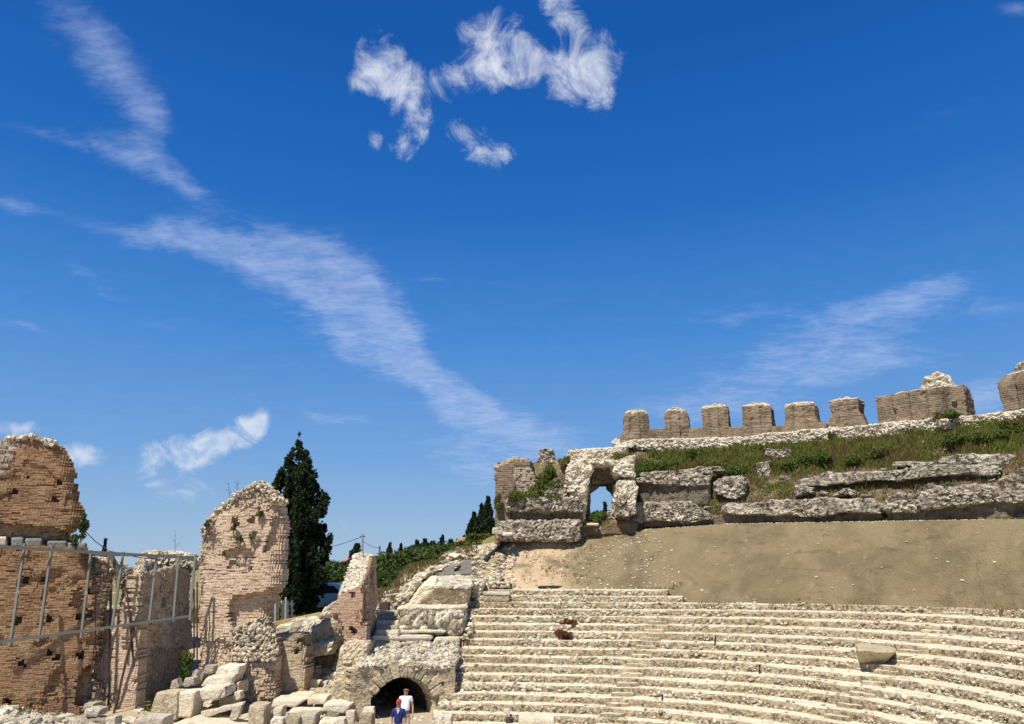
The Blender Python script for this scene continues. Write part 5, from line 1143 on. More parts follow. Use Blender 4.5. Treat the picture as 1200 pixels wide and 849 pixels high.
# ================================================================== vegetation
def leaf_tris(C, size, rg, up=0.0, squash=.5):
    n = len(C); a = rg.normal(size=(n, 3)); a[:, 2] += up; a /= np.linalg.norm(a, axis=1)[:, None]
    b = np.cross(a, rg.normal(size=(n, 3))); b /= np.linalg.norm(b, axis=1)[:, None]
    s = np.asarray(size).reshape(-1, 1)*np.ones((n, 1))
    V = np.stack([C-a*s-b*s*squash*.5, C-a*s*.3+b*s*squash, C+a*s, C+a*s*.1-b*s*squash], 1).reshape(-1, 3)
    F = np.arange(n*4).reshape(-1, 4); return V, F
def lumps(cs, n, rg, clump=.5, cs_=.5, seed=0):
    """cs: list of (centre, radii)"""
    cs = [(np.array(c, float), np.array(r, float)) for c, r in cs]; w = np.array([r.prod()**(2/3) for _, r in cs]); w /= w.sum(); out = []
    for (c, r), q in zip(cs, rg.multinomial(n, w)):
        d = rg.normal(size=(q*2, 3)); d /= np.linalg.norm(d, axis=1)[:, None]; rad = rg.random(q*2)**.4
        p = c+d*rad[:, None]*r*(1+.25*fbm(c+d*r, .35*r.mean()+.05, 2, seed))[:, None]
        keep = fbm(p, clump, 3, seed+4) > -.12+.25*rg.random(len(p))-.15; out.append(p[keep][:q])
    return np.concatenate(out)
def bush(name, label, cs, n, size, mat, cat='shrub', group=None, seed=1, up=.3, stem=True, parent=None):
    rg = np.random.default_rng(seed); p = lumps(cs, n, rg, clump=.35*np.mean([r[0] for _, r in cs]), seed=seed)
    V, F = leaf_tris(p, size*rg.uniform(.6, 1.3, len(p)), rg, up)
    c = np.mean([q for q, _ in cs], 0); zb = min(q[2]-r[2] for q, r in cs)
    B = thing(name, (c[0], c[1], zb), label, cat, group)
    cl = _h(np.floor(p[:, 0]/size/3), np.floor(p[:, 1]/size/3), np.floor(p[:, 2]/size/3), seed)
    put('crown', V, F, M[mat], B, attrs={'rnd': np.clip(cl*.7+.3*rg.random(len(p)), 0, 1)})
    if stem:
        mb = MB()
        for q, r in cs[:5]: mb.tube([(c[0], c[1], zb-.3), (q[0]*.5+c[0]*.5, q[1]*.5+c[1]*.5, (q[2]+zb)/2), tuple(q)], [.07, .05, .02] if r[2] > .8 else [.02, .015, .008], 6)
        mb.put('trunk' if r[2] > .8 else 'stem', M['bark'], B)
    return B
def cypress(px, ytop, Y, wid, label, seed, n=2500, leaf=.13, group='dark cypresses', mat='leaf_far', base=None, lean=0, cat='cypress'):
    rg = np.random.default_rng(seed); top = P(px, ytop, Y); zb = float(terrain_z(top[0], top[1])) if base is None else base; H = top[2]-zb
    B = thing('cypress_tree', (top[0], top[1], zb), label, cat, group)
    t = rg.random(n*2)**.85; th = rg.uniform(0, 2*math.pi, n*2)
    prof = np.sin(np.clip(t*1.02+.1, 0, 1.0)**.75*math.pi*.97)**.75*(1-.35*t)+.02
    nz = fbm(np.stack([np.cos(th)*1.2, np.sin(th)*1.2, t*H/.9], -1), .8, 3, seed); rad = wid*prof*(.78+.75*nz)*rg.random(n*2)**.35
    k = (rad > 0)&(nz > -.35); p = np.stack([top[0]+rad*np.cos(th), top[1]+rad*np.sin(th), zb+H*(.06+.94*t)+.25*nz], -1)[k][:n]
    V, F = leaf_tris(p, leaf*rg.uniform(.6, 1.4, len(p)), rg, 1.2, .45)
    cl = _h(np.floor(p[:, 0]/.3), np.floor(p[:, 1]/.3), np.floor(p[:, 2]/.45), seed)
    put('crown', V, F, M[mat], B, attrs={'rnd': np.clip(cl*.75+.25*rg.random(len(p)), 0, 1)})
    mb = MB(); mb.tube([(top[0], top[1], zb-.3), (top[0], top[1], zb+H*.3), (top[0], top[1], zb+H*.94)], [.06*wid+.08, .04*wid+.05, .01], 8); mb.put('trunk', M['bark'], B)
    return B
# the big cypress: outline in photo pixels, layered flame like sprays
def big_cypress():
    Y = 49.; xs = [(512, 349, 350), (520, 345, 355), (530, 342, 358), (540, 337, 361), (552, 331, 371), (562, 326, 371), (572, 324, 374), (585, 322, 381), (597, 320, 378), (610, 324, 386), (622, 322, 384), (635, 325, 386), (648, 326, 383), (660, 325, 380), (675, 322, 378), (690, 325, 374), (702, 330, 368), (712, 338, 360)]
    ys, xl, xr = map(np.array, zip(*xs)); rg = np.random.default_rng(77)
    ctr = P(350, 700, Y); zb = float(terrain_z(ctr[0], Y))
    B = thing('cypress_tree', (ctr[0], Y, zb), 'tallest dark cypress rising behind the free standing brick pier', 'cypress')
    cs = []
    for i in range(260):
        y = rg.uniform(516, 708) if i > 20 else rg.uniform(513, 545); l = np.interp(y, ys, xl); r = np.interp(y, ys, xr); th = rg.uniform(0, 2*math.pi); cx = (l+r)/2; hw = (r-l)/2
        s = rg.uniform(.45, 1.08) if hw > 8 else rg.uniform(0, .5)
        pc = P(cx, y, Y); hwm = hw/FPX*Y*1.03
        c = np.array([pc[0]+hwm*s*math.cos(th), Y+hwm*s*math.sin(th)*.9, pc[2]]); rr = min(hwm*.45, rg.uniform(.22, .5))
        cs.append((c, (rr*.72, rr*.72, rr*rg.uniform(1.2, 1.9))))
    cs.append((P(350, 516, Y), (.1, .1, .55)))
    for y in range(530, 712, 9):
        l = np.interp(y, ys, xl); r = np.interp(y, ys, xr); hwm = (r-l)/2/FPX*Y; pc = P((l+r)/2, y, Y); cs.append((pc, (hwm*.58, hwm*.58, .7)))
    p = lumps(cs, 54000, rg, clump=.6, seed=5); V, F = leaf_tris(p, .12*rg.uniform(.5, 1.5, len(p)), rg, .9, .5)
    cl = _h(np.floor(p[:, 0]/.35), np.floor(p[:, 1]/.35), np.floor(p[:, 2]/.5), 5)
    put('crown', V, F, M['leaf_dark'], B, attrs={'rnd': np.clip(cl*.7+.3*rg.random(len(p)), 0, 1)})
    mb = MB(); x = P(344, 716, Y)[0]; tp = P(350, 530, Y)
    mb.tube([(x, Y, zb-.3), (x+.05, Y, zb+1.5), (x+.3, Y, zb+5), (tp[0], Y, tp[2])], [.34, .27, .2, .04], 10); mb.put('trunk', M['bark'], B)
    mb = MB()
    for _ in range(26):
        c, r = cs[rg.integers(20, 230)]; mb.tube([(x+.2, Y, c[2]-.9), ((x+c[0])/2, (Y+c[1])/2, c[2]-.4), tuple(c)], [.07, .05, .02], 5)
    mb.put('limbs', M['bark'], B)
big_cypress()
for k, (x, y, w, n) in enumerate(((556, 602, .85, 2600), (564, 592, .75, 2600), (572, 583, .95, 3200))):
    cypress(x, y, 60, w, ['shortest and leftmost of the three dark cypresses beside the upper theatre wall', 'middle one of the three dark cypresses beside the upper theatre wall', 'tallest of the three dark cypresses, nearest the upper theatre wall'][k], 500+k, n, .13)
FC = [(457, 637, 105, .9, 'small dark cypress poking above the scrub, leftmost on the ridge'), (470, 638, 105, .5, 'thin bare topped cypress on the ridge right of the leftmost one'), (489, 634, 110, 2.0, 'pointed dark conifer at the left of the ridge clump'), (498, 632, 112, 2.2, 'tall dark conifer in the middle of the ridge clump'), (507, 635, 112, 2.4, 'broad dark conifer right of the tall middle one on the ridge'),
      (517, 631, 114, .8, 'slim dark cypress beside a twin on the ridge'), (519, 628, 114, .9, 'second slim dark cypress of the twin pair on the ridge'), (528, 633, 115, 2.2, 'dark conifer just left of the reddish mound on the ridge'), (537, 633, 115, 2.0, 'dark conifer half behind the reddish mound on the ridge'), (544, 628, 118, 1.2, 'last small dark conifer of the ridge before the three cypresses'),
      (124, 632, 90, 1.0, 'small dark cypress top seen over the broken wall at left'), (709, 590, 75, .8, 'dark cypress tip seen through the gateway opening'), (700, 600, 78, .6, 'smaller cypress tip seen low in the gateway opening'),
      (384, 647, 100, .5, 'thin dark cypress left of the distant red roofed house'), (419, 638, 80, 2.6, 'dark conifer rising behind the white backed brick pier')]
for k, (x, y, Y, w, l) in enumerate(FC): cypress(x, y, Y, w, l, 520+k, 2200 if k == 10 else 1500, .14 if k == 10 else .2, 'far conifers on the skyline')
BB = [(376, 668, 64, 2.0, 1.3), (392, 663, 70, 2.4, 1.6), (408, 666, 72, 2.2, 1.5), (366, 676, 60, 1.6, 1.3), (383, 659, 88, 3.2, 1.4), (404, 674, 64, 1.5, .9),
      (448, 655, 66, 2.4, 2.2), (462, 651, 68, 2.6, 2.4), (476, 648, 70, 2.6, 2.2), (490, 648, 74, 2.6, 2.0), (504, 650, 78, 2.6, 1.6), (518, 646, 82, 2.8, 1.8), (532, 645, 84, 2.6, 1.6), (454, 668, 56, 1.8, 1.2), (470, 664, 58, 1.8, 1.1), (486, 662, 60, 1.7, 1.0),
      (500, 658, 62, 1.7, .9), (514, 655, 64, 1.6, .9), (544, 638, 86, 2.4, 1.5), (559, 640, 60, 1.3, .8), (571, 634, 60, 1.4, .9), (540, 652, 52, 1.1, .7), (552, 652, 49, 1.0, .55), (560, 651, 50, .9, .5), (585, 627, 60, 1.2, .9), (498, 637, 108, 6, 1.4), (468, 645, 106, 5, 1.4), (524, 635, 110, 6, 1.4)]
BL_ = ['round olive green bush beside the big cypress', 'larger rounded green tree left of the far house', 'green tree just below the far red roofed house', 'low bush at the right foot of the big cypress', 'far green tree line left of the far house', 'small bush above the pale road',
       'leftmost tall bush of the scrub belt, next to the leaning pier', 'second tall bush of the scrub belt from the leaning pier', 'third tall bush of the scrub belt', 'fourth tall bush of the scrub belt', 'fifth bush of the scrub belt, a lower one', 'sixth bush of the scrub belt', 'seventh bush of the scrub belt, under the ridge conifers',
       'front bush of the scrub belt nearest the leaning pier', 'second front bush of the scrub belt', 'third front bush of the scrub belt', 'fourth front bush of the scrub belt', 'fifth front bush of the scrub belt above the stony hillside', 'green bush at the left of the reddish mound', 'green bush at the foot of the leftmost of three cypresses', 'bright bush at the foot of the tallest of three cypresses',
       'small green bush above the left grey slab', 'bright green plant left of the upright dark slab', 'bright green plant behind the upright dark slab', 'bush against the corner stub of the upper wall', 'dark wood mass under the ridge conifers, middle part', 'dark wood mass under the ridge conifers, left part', 'dark wood mass under the ridge conifers, right part']
for k, ((x, y, Y, w, h), l) in enumerate(zip(BB, BL_)):
    top = P(x, y, Y); zb = float(terrain_z(top[0], top[1])); H = max(h, top[2]-zb); rg = np.random.default_rng(600+k); cs = []
    for q in range(7):
        a = rg.uniform(0, 6.28); s = rg.uniform(0, .6)*w; cs.append(((top[0]+s*math.cos(a), top[1]+s*math.sin(a), zb+H*rg.uniform(.35, .75)), (w*.5, w*.5, H*.34)))
    cs.append(((top[0], top[1], zb+H*.5), (w*.7, w*.7, H*.5)))
    bush('bush', l, cs, int(1500+500*w) if Y < 100 else 1800, .11 if Y < 62 else .19, 'leaf_far' if k > 24 else ('leaf_green' if k in (5, 20, 22, 23, 24) else 'leaf_belt'), 'bush', 'bushes of the hillside', 600+k)
# ---- grass on the upper terraces
def tufts(name, label, pts, h, mat, seed, blades=12, spread=.12, width=.022, parent=None):
    rg = np.random.default_rng(seed); n = len(pts); m = n*blades; c = np.repeat(pts, blades, 0)+np.r_['-1', rg.normal(0, spread, (m, 2)), np.zeros((m, 1))]
    H = np.repeat(h*rg.uniform(.5, 1.3, n), blades)*rg.uniform(.5, 1.2, m); a = rg.uniform(0, 6.28, m); lean = rg.uniform(.05, .6, m)*H
    w = width*rg.uniform(.6, 1.6, m); dx = np.stack([np.cos(a), np.sin(a), 0*a], -1); sx = np.stack([-np.sin(a), np.cos(a), 0*a], -1)
    V = np.stack([c-sx*w[:, None]-[0, 0, .05], c+sx*w[:, None]-[0, 0, .05], c+dx*(lean*.4)[:, None]+sx*(w*.7)[:, None]+np.stack([0*H, 0*H, H*.6], -1), c+dx*lean[:, None]+np.stack([0*H, 0*H, H], -1)], 1).reshape(-1, 3)
    F = np.arange(m*4).reshape(-1, 4); o = put(name, V, F, M[mat], parent, attrs={'rnd': np.clip(np.repeat(rg.random(n), blades)*.7+.3*rg.random(m), 0, 1)}); o['kind'] = 'stuff'
    if label: tag(o, label, 'grass')
    return o
def slope_pts(n, R0, R1, seed, thr=-1, sc=2.0, s2=5, ph0=None, ph1=None):
    rg = np.random.default_rng(seed); ph = rg.uniform(ph0 or PH0, ph1 or PH1, n*4); R = rg.uniform(R0, R1, n*4); V = polar(ph, R, up_z(R))
    k = fbm(V, sc, 3, s2) > thr; V = V[k][:n]; fade = np.clip((np.hypot(V[:, 0]-CX, V[:, 1]-CY)-26.6)/1.5, 0, 1); V[:, 2] += fade*.28*fbm(V, 1.3, 5, 61); return V
tufts('green_grass', 'tall green weeds growing in a band below the rim wall', slope_pts(5200, 30.5, 32.7, 1, -.25, 1.8), .42, 'grass_green', 2, 14)
tufts('dry_grass', 'dry brown weeds mixed over the upper slope', slope_pts(5200, 26.6, 32.6, 3, -.3, 1.4, 9), .26, 'grass_dry', 4, 10)
tufts('olive_grass', 'patches of olive weeds between the fallen stone masses', slope_pts(1500, 27.0, 30.5, 5, .08, 1.0, 19), .3, 'grass_green', 6, 12)
US = [(757, 553, 31.0, 1.7, .95, 'large bright green shrub at the left end of the grassy band'), (776, 548, 31.2, 1.3, .8, 'green shrub next to the large bright one under the second brick pier'), (796, 545, 31.0, 1.2, .6, 'olive shrub under the third brick pier'), (815, 527, 32.2, .9, .55, 'dark green shrub touching the rim wall left of the third pier'), (862, 548, 30.8, 1.5, .7, 'bright green shrub left of the upright pale stone'),
      (886, 522, 32.3, .7, .5, 'dark leafy plant growing out from under the rim wall'), (835, 542, 31.2, 1.3, .6, 'olive green shrub in the middle of the left grassy band'), (930, 545, 31.0, 1.6, .6, 'broad green shrub right of the upright pale stone'), (965, 540, 31.2, 1.6, .65, 'green shrub under the sixth brick pier'), (1000, 545, 30.9, 1.6, .6, 'low green shrub left of the long pitted ledge'), (1040, 532, 31.4, 1.6, .6, 'olive shrub under the wide brick block'),
      (1130, 522, 31.6, 1.5, .5, 'green shrub under the right corner of the wide brick block'), (1160, 520, 31.6, 1.3, .5, 'green weed clump between the wide block and the edge block'), (1190, 512, 31.8, 1.2, .5, 'green weed clump at the right edge below the rim'), (975, 512, 32.7, .3, .6, 'dark spiky plant on the rim band by the sixth pier')]
for k, (x, y, Rr, w, h, l) in enumerate(US):
    c = PR(x, y, Rr); zb = float(up_z(Rr)); rg = np.random.default_rng(700+k); cs = []
    for q in range(9): a = rg.uniform(0, 6.28); s = rg.uniform(.1, .75)*w; cs.append(((c[0]+s*math.cos(a), c[1]+s*math.sin(a)*.7, zb+h*rg.uniform(.25, .8)), (w*.34, w*.3, h*.5)))
    bush('shrub', l, cs, int(2600*w), .06, 'grass_green' if k in (2, 6, 10) else 'leaf_green', 'shrub', 'shrubs on the upper slope', 700+k, .8)
def px_bush(x, y, Y, w, h, label, mat='leaf_green', seed=1, n=2000, leaf=.06, cat='shrub', up=.8):
    c = P(x, y, Y); rg = np.random.default_rng(seed); cs = []
    for q in range(8): a = rg.uniform(0, 6.28); s = rg.uniform(.1, .8); cs.append(((c[0]+s*w*math.cos(a), c[1]+s*w*.6*math.sin(a), c[2]+h*rg.uniform(-.7, .7)), (w*.42, w*.4, h*.5)))
    return bush('shrub', label, cs, n, leaf, mat, cat, None, seed, up)
px_bush(650, 562, 46.4, 1.0, .95, 'tall green shrub growing in the broken wall left of the gateway', 'leaf_green', 801, 4500)
px_bush(632, 572, 46.3, .9, .7, 'green shrub beside the tall one in the broken wall', 'grass_green', 802, 3000)
px_bush(612, 578, 45.6, 1.0, .55, 'olive weeds on top of the grey ledge by the corner stub', 'grass_green', 803, 3000)
px_bush(662, 545, 46.8, .6, .5, 'weeds hanging under the top left corner of the gateway', 'grass_green', 804, 1600)
px_bush(648, 585, 45.6, .6, .3, 'small green plant on the upper grey ledge', 'leaf_green', 805, 1000)
px_bush(683, 535, 46.8, .5, .25, 'green tuft on the crown of the gateway', 'leaf_green', 806, 900)
px_bush(703, 609, 47.0, .8, .45, 'green weeds filling the floor of the gateway', 'leaf_green', 807, 2600)
px_bush(724, 535, 46.4, .5, .3, 'brown green weeds at the top right of the gateway', 'grass_green', 808, 900)
px_bush(585, 590, 46.0, .35, .7, 'ivy creeping down the corner stub of the upper wall', 'grass_green', 809, 1100)
px_bush(97, 614, 31.6, .24, .42, 'dark wiry plant hanging off the corner of the upper left wall', 'leaf_belt', 811, 900, .05)
px_bush(90, 632, 31.0, .3, .3, 'small dark plant on the cornice under the upper left wall', 'leaf_belt', 812, 500, .05)
px_bush(216, 780, 34.2, .42, .62, 'green weeds at the corner between the two brick piers', 'leaf_green', 813, 1600, .05)
px_bush(172, 833, 32.4, .3, .35, 'grass at the left of the largest upright block', 'grass_green', 814, 800, .05)
px_bush(193, 690, 36.6, .3, .35, 'plant rooted high in the receding side wall', 'leaf_belt', 815, 600, .05)
px_bush(218, 668, 38.2, .35, .5, 'plant under the rubble at the far end of the side wall', 'leaf_belt', 816, 600, .05)
px_bush(385, 722, 44, .9, .3, 'dry yellow weeds behind the leaning pier', 'grass_dry', 817, 1500, .08)
px_bush(660, 745, 38.3, .55, .22, 'dead reddish brown shrub lying on the rows left of centre', 'deadwood', 818, 900, .07)
px_bush(668, 731, 39.3, .45, .2, 'smaller dead brown twigs just above the dead shrub', 'deadwood', 819, 600, .07)
px_bush(900, 773, 36.7, .18, .16, 'tiny green weed on a row left of the fallen boulder', 'leaf_green', 820, 250, .04)
px_bush(1185, 752, 33.5, .25, .12, 'tiny weed on a row at the right edge', 'leaf_green', 821, 200, .04)
px_bush(1180, 497, 41.0, .6, .25, 'weeds at the foot of the edge block on the rim', 'grass_green', 822, 900, .06)
px_bush(1115, 487, 43.5, .7, .25, 'green weeds at the right foot of the wide brick block', 'leaf_green', 823, 1100, .06)
px_bush(1097, 488, 44.0, .3, .3, 'pale dry weeds at the foot of the wide brick block', 'grass_dry', 824, 500, .06)
for k, (x, y, s, l) in enumerate(((275, 617, .16, 'plant in the putlog hole on the upper left of the tall pier'), (296, 627, .2, 'plant below the right putlog hole of the tall pier'), (281, 633, .16, 'plant hanging in the middle of the tall pier'), (306, 600, .22, 'dark plant under the top of the tall pier'), (243, 613, .18, 'plant on the left shoulder of the tall pier'))):
    px_bush(x, y, 34.5, s*1.1, s, l, 'leaf_belt', 830+k, 350, .035)
# bare saplings on the wall tops
for k, (x, y0, y1, Y, l) in enumerate(((205, 650, 622, 39.8, 'bare dry sapling on the rubble top of the side wall'), (268, 588, 566, 34.8, 'bare twig on the left shoulder of the tall pier'), (278, 580, 562, 34.8, 'second bare twig near the crest of the tall pier'))):
    rg = np.random.default_rng(k); mb = MB(); b = P(x, y0+4, Y); t = P(x, y1, Y); mb.tube([b, (b+t)/2+rg.normal(0, .05, 3), t], [.012, .009, .004], 5)
    for _ in range(9):
        s = rg.uniform(.35, .95); q = b+(t-b)*s; e = q+np.array([rg.uniform(-.45, .45), rg.uniform(-.2, .2), rg.uniform(.15, .4)])*(1.2-s); mb.tube([q, e], [.006, .003], 4)
    T3(mb.put('dry_sapling', M['bark']), l, 'sapling')
def bank_weeds():
    rg = np.random.default_rng(55); q = []
    for _ in range(300):
        x = rg.uniform(700, 1195); y = (708 if x > 800 else 690)+(x-840 if x > 840 else 0)**1*.022-rg.random()**3*9-.5; q.append(on_surface(x, y))
    for _ in range(260): q.append(on_surface(rg.uniform(600, 700), rg.uniform(638, 684)))
    q = np.array(q); tufts('bank_weeds', 'sparse dry weeds on the earth bank and along its foot', q[fbm(q, 1.2, 3, 5) > .05], .09, 'grass_dry', 56, 6)
bank_weeds()
def gpts(x0, x1, y0, y1, n, seed, thr=-1):
    rg = np.random.default_rng(seed); x = rg.uniform(x0, x1, n); y = rg.uniform(y0, y1, n); V = np.stack([x, y, terrain_z(x, y)], -1); return V[fbm(V, 1.5, 3, seed) > thr]
tufts('hill_grass', 'dry and olive grass on the hillside and field behind the ruins', np.concatenate([gpts(-9.5, -2.0, 41, 54, 3000, 11, -.1), gpts(-22, -7, 44, 66, 4200, 12, -.35)]), .26, 'grass_dry', 13, 9)
tufts('field_grass', 'green grass of the field behind the big cypress', np.concatenate([gpts(-22, -8, 46, 90, 4200, 14, -.3), gpts(-9, -2.5, 42, 56, 1500, 15, .05)]), .24, 'grass_green', 16, 9)
tufts('ruin_weeds', 'thin dry weeds at the foot of the brick piers', np.concatenate([gpts(-14, -8, 33.5, 38, 500, 17, 0), gpts(-21, -16, 29, 31.4, 240, 18, -.1)]), .16, 'grass_dry', 19, 8)

# ================================================================== steel frame and props at left
FR = thing('steel_frame', P(110, 755, 31), 'slanting grey steel frame fixed in front of the left brick walls', 'steel frame')
def fy(x): return 28.7+(x+20)*.0205
def bar(name, a, b, w, h, parent, mat='steel', off=(0, 0)):
    mb = MB(); mb.beam(P(a[0], a[1], fy(a[0])+off[0]), P(b[0], b[1], fy(b[0])+off[1]), w, h, (0, 1, 0)); return mb.put(name, M[mat], parent)
bar('top_rail', (-60, 637.5), (229, 654.5), .12, .08, FR)
bar('top_rail', (100, 650.5), (229, 652.5), .07, .06, FR, off=(.5, .5))
bar('bottom_rail', (-60, 761), (228, 721.5), .10, .08, FR)
for (a, b) in (((29, 637), (11.5, 759)), ((61, 639), (45, 752)), ((107, 645), (95, 748)), ((144.5, 647), (131, 738)), ((184, 650), (174.5, 733)), ((209.5, 652), (203, 729)), ((229, 650), (222.5, 727))):
    bar('upright', a, b, .082, .08, FR, off=(-.1, -.1))
bar('brace', (130, 650), (139, 671), .16, .1, FR, off=(.6, .6)); bar('brace', (127, 652), (126, 664), .1, .1, FR, off=(.7, .7))
for k, (x, y) in enumerate(((22, 694), (101, 695))): bar('label_plate', (x-1.5, y), (x+1.5, y), .12, .02, FR, 'white', off=(-.2, -.2))
for k, (a, b, l, r) in enumerate((((130.5, 668), (127, 838), 'straight dark red prop standing under the steel frame', .05), ((157, 735), (133, 838), 'leaning dark red prop crossing the lit brick pier', .05), ((149, 690), (157, 782), 'short dark prop leaning the other way behind the crossing one', .045), ((121.5, 768), (119, 812), 'thin dark rod against the ragged wall corner', .025), ((227.5, 690), (227.5, 772), 'left one of two thin dark red props beside the tall pier', .035), ((231, 682), (231, 776), 'right one of two thin dark red props beside the tall pier', .035))):
    Y = 32.15 if k != 4 and k != 5 else 34.1
    mb = MB(); mb.tube([P(*b, Y-(.6 if k == 1 else 0)), P(*a, Y)], r, 8); T3(mb.put('prop_pole', M['rust']), l, 'prop')
mb = MB(); mb.tube([P(97, 620, 31.2), P(112, 635, 31.9), P(128, 646, 31.9), P(165, 654, 32.2), P(182, 655, 32.4)], .018, 5); T3(mb.put('slack_cable', M['black']), 'thin slack black cable running from the left wall down to the steel frame', 'cable')
mb = MB(); mb.tube([P(111, 650, 31.2), P(112, 760, 31.6), P(120, 800, 31.7), P(131, 830, 31.9)], .016, 5); T3(mb.put('slack_cable', M['black']), 'thin dark cable hanging down the face of the left wall', 'cable')

# ================================================================== far things: pole, wires, house, van
mb = MB(); pb = P(425, 660, 70); pb[2] = terrain_z(pb[0], pb[1])-.3; mb.tube([pb, P(425, 626, 70)], [.11, .08], 10)
pole = thing('utility_pole', pb, 'concrete utility pole standing behind the white backed brick pier', 'utility pole'); mb.put('shaft', plain('old_concrete', (.33, .31, .28), .9, .1), pole)
mb = MB(); mb.beam(P(422, 629, 70), P(428, 629, 70), .1, .1); mb.put('crossarm', M['bark'], pole)
mb = MB(); pb = P(445, 660, 95); pb[2] = terrain_z(pb[0], pb[1]); mb.tube([pb, P(445, 640, 95)], [.12, .1], 8); T3(mb.put('utility_pole', M['bark']), 'small distant pole standing right of the concrete one', 'utility pole')
def wire(a, b, Ya, Yb, sag, l):
    A = P(*a, Ya); B = P(*b, Yb); pts = [A*(1-t)+B*t-np.array([0, 0, sag*4*t*(1-t)]) for t in np.linspace(0, 1, 9)]
    mb = MB(); mb.tube(pts, .025, 4); T3(mb.put('power_line', M['black']), l, 'wire')
wire((425, 629), (320, 647), 70, 74, .5, 'power line running left from the concrete pole to behind the big cypress'); wire((425, 634), (445, 642), 70, 95, .2, 'power line running right from the concrete pole to the small one')
def house():
    Y = 130.; c = P(403.5, 660, Y); zb = float(terrain_z(c[0], Y)); w = 17/FPX*Y; ze = P(403, 662.5, Y)[2]; zt = P(403, 654, Y)[2]; x0, x1 = c[0]-w/2, c[0]+w/2; d = 3.5
    H = thing('far_house', (c[0], Y, zb), 'small distant white house with a red tiled hip roof', 'house')
    mb = MB(); mb.box((c[0], Y+d, (zb+ze)/2), (w*.94, 2*d*.94, ze-zb)); mb.put('wall', plain('white_render', (.62, .60, .56), .9, .1), H)
    V = [(x0, Y, ze), (x1, Y, ze), (x1, Y+2*d, ze), (x0, Y+2*d, ze), (c[0]-w*.2, Y+d, zt), (c[0]+w*.2, Y+d, zt)]
    V = V+[(a, b, z-.12) for a, b, z in V[:4]]
    put('roof', np.array(V), [np.array([(0, 1, 5, 4), (2, 3, 4, 5), (0, 6, 7, 1), (1, 7, 8, 2), (2, 8, 9, 3), (3, 9, 6, 0)]), np.array([(1, 2, 5), (3, 0, 4)])], plain('red_tiles', (.50, .19, .12), .8, .1, 0, .3, 2), H, attrs={'rnd': np.zeros(8)})
    for dx in (-.28, .05, .3):
        mb = MB(); mb.box((c[0]+dx*w, Y+.03*d+.02, ze-1.0), (.8, .1, .9)); mb.put('window', M['black'], H)
    mb = MB(); mb.box((c[0]+w*.25, Y+d, zt-.1), (.5, .5, 1.0)); mb.put('chimney', plain('chimney_render', (.5, .45, .4)), H)
house()
hexmass('red_mound', 'redearth', 'reddish bare earth mound on the skyline left of the three cypresses', 'earth mound', [(529, 640), (555, 636), (552, 627), (535, 632)], 88, depth=5, amp=.25, sc=1.2, p=6, seed=900, res=.5)
def road():
    pts = [P(330, 697, 63), P(372, 693, 68), P(400, 689, 74), P(425, 686.5, 80), P(450, 684, 90)]
    L = []; 
    for i, p in enumerate(pts):
        L.append((p[0], p[1]-1.7)); L.append((p[0], p[1]+1.7))
    V = []; n = 24; xs = np.linspace(0, len(pts)-1, n)
    for s in xs:
        p = np.array([np.interp(s, range(len(pts)), [q[k] for q in pts]) for k in range(2)])
        for o_ in (-2.6, -1.3, 0, 1.3, 2.6): V.append((p[0]-o_*.3, p[1]+o_, float(terrain_z(p[0]-o_*.3, p[1]+o_))+.16))
    F = [[i*5+j, (i+1)*5+j, (i+1)*5+j+1, i*5+j+1] for i in range(n-1) for j in range(4)]
    o = put('gravel_road', np.array(V), np.array(F), plain('pale_gravel', (.56, .52, .46), .95, .1, 0, .15, 1)); o['kind'] = 'structure'
road()
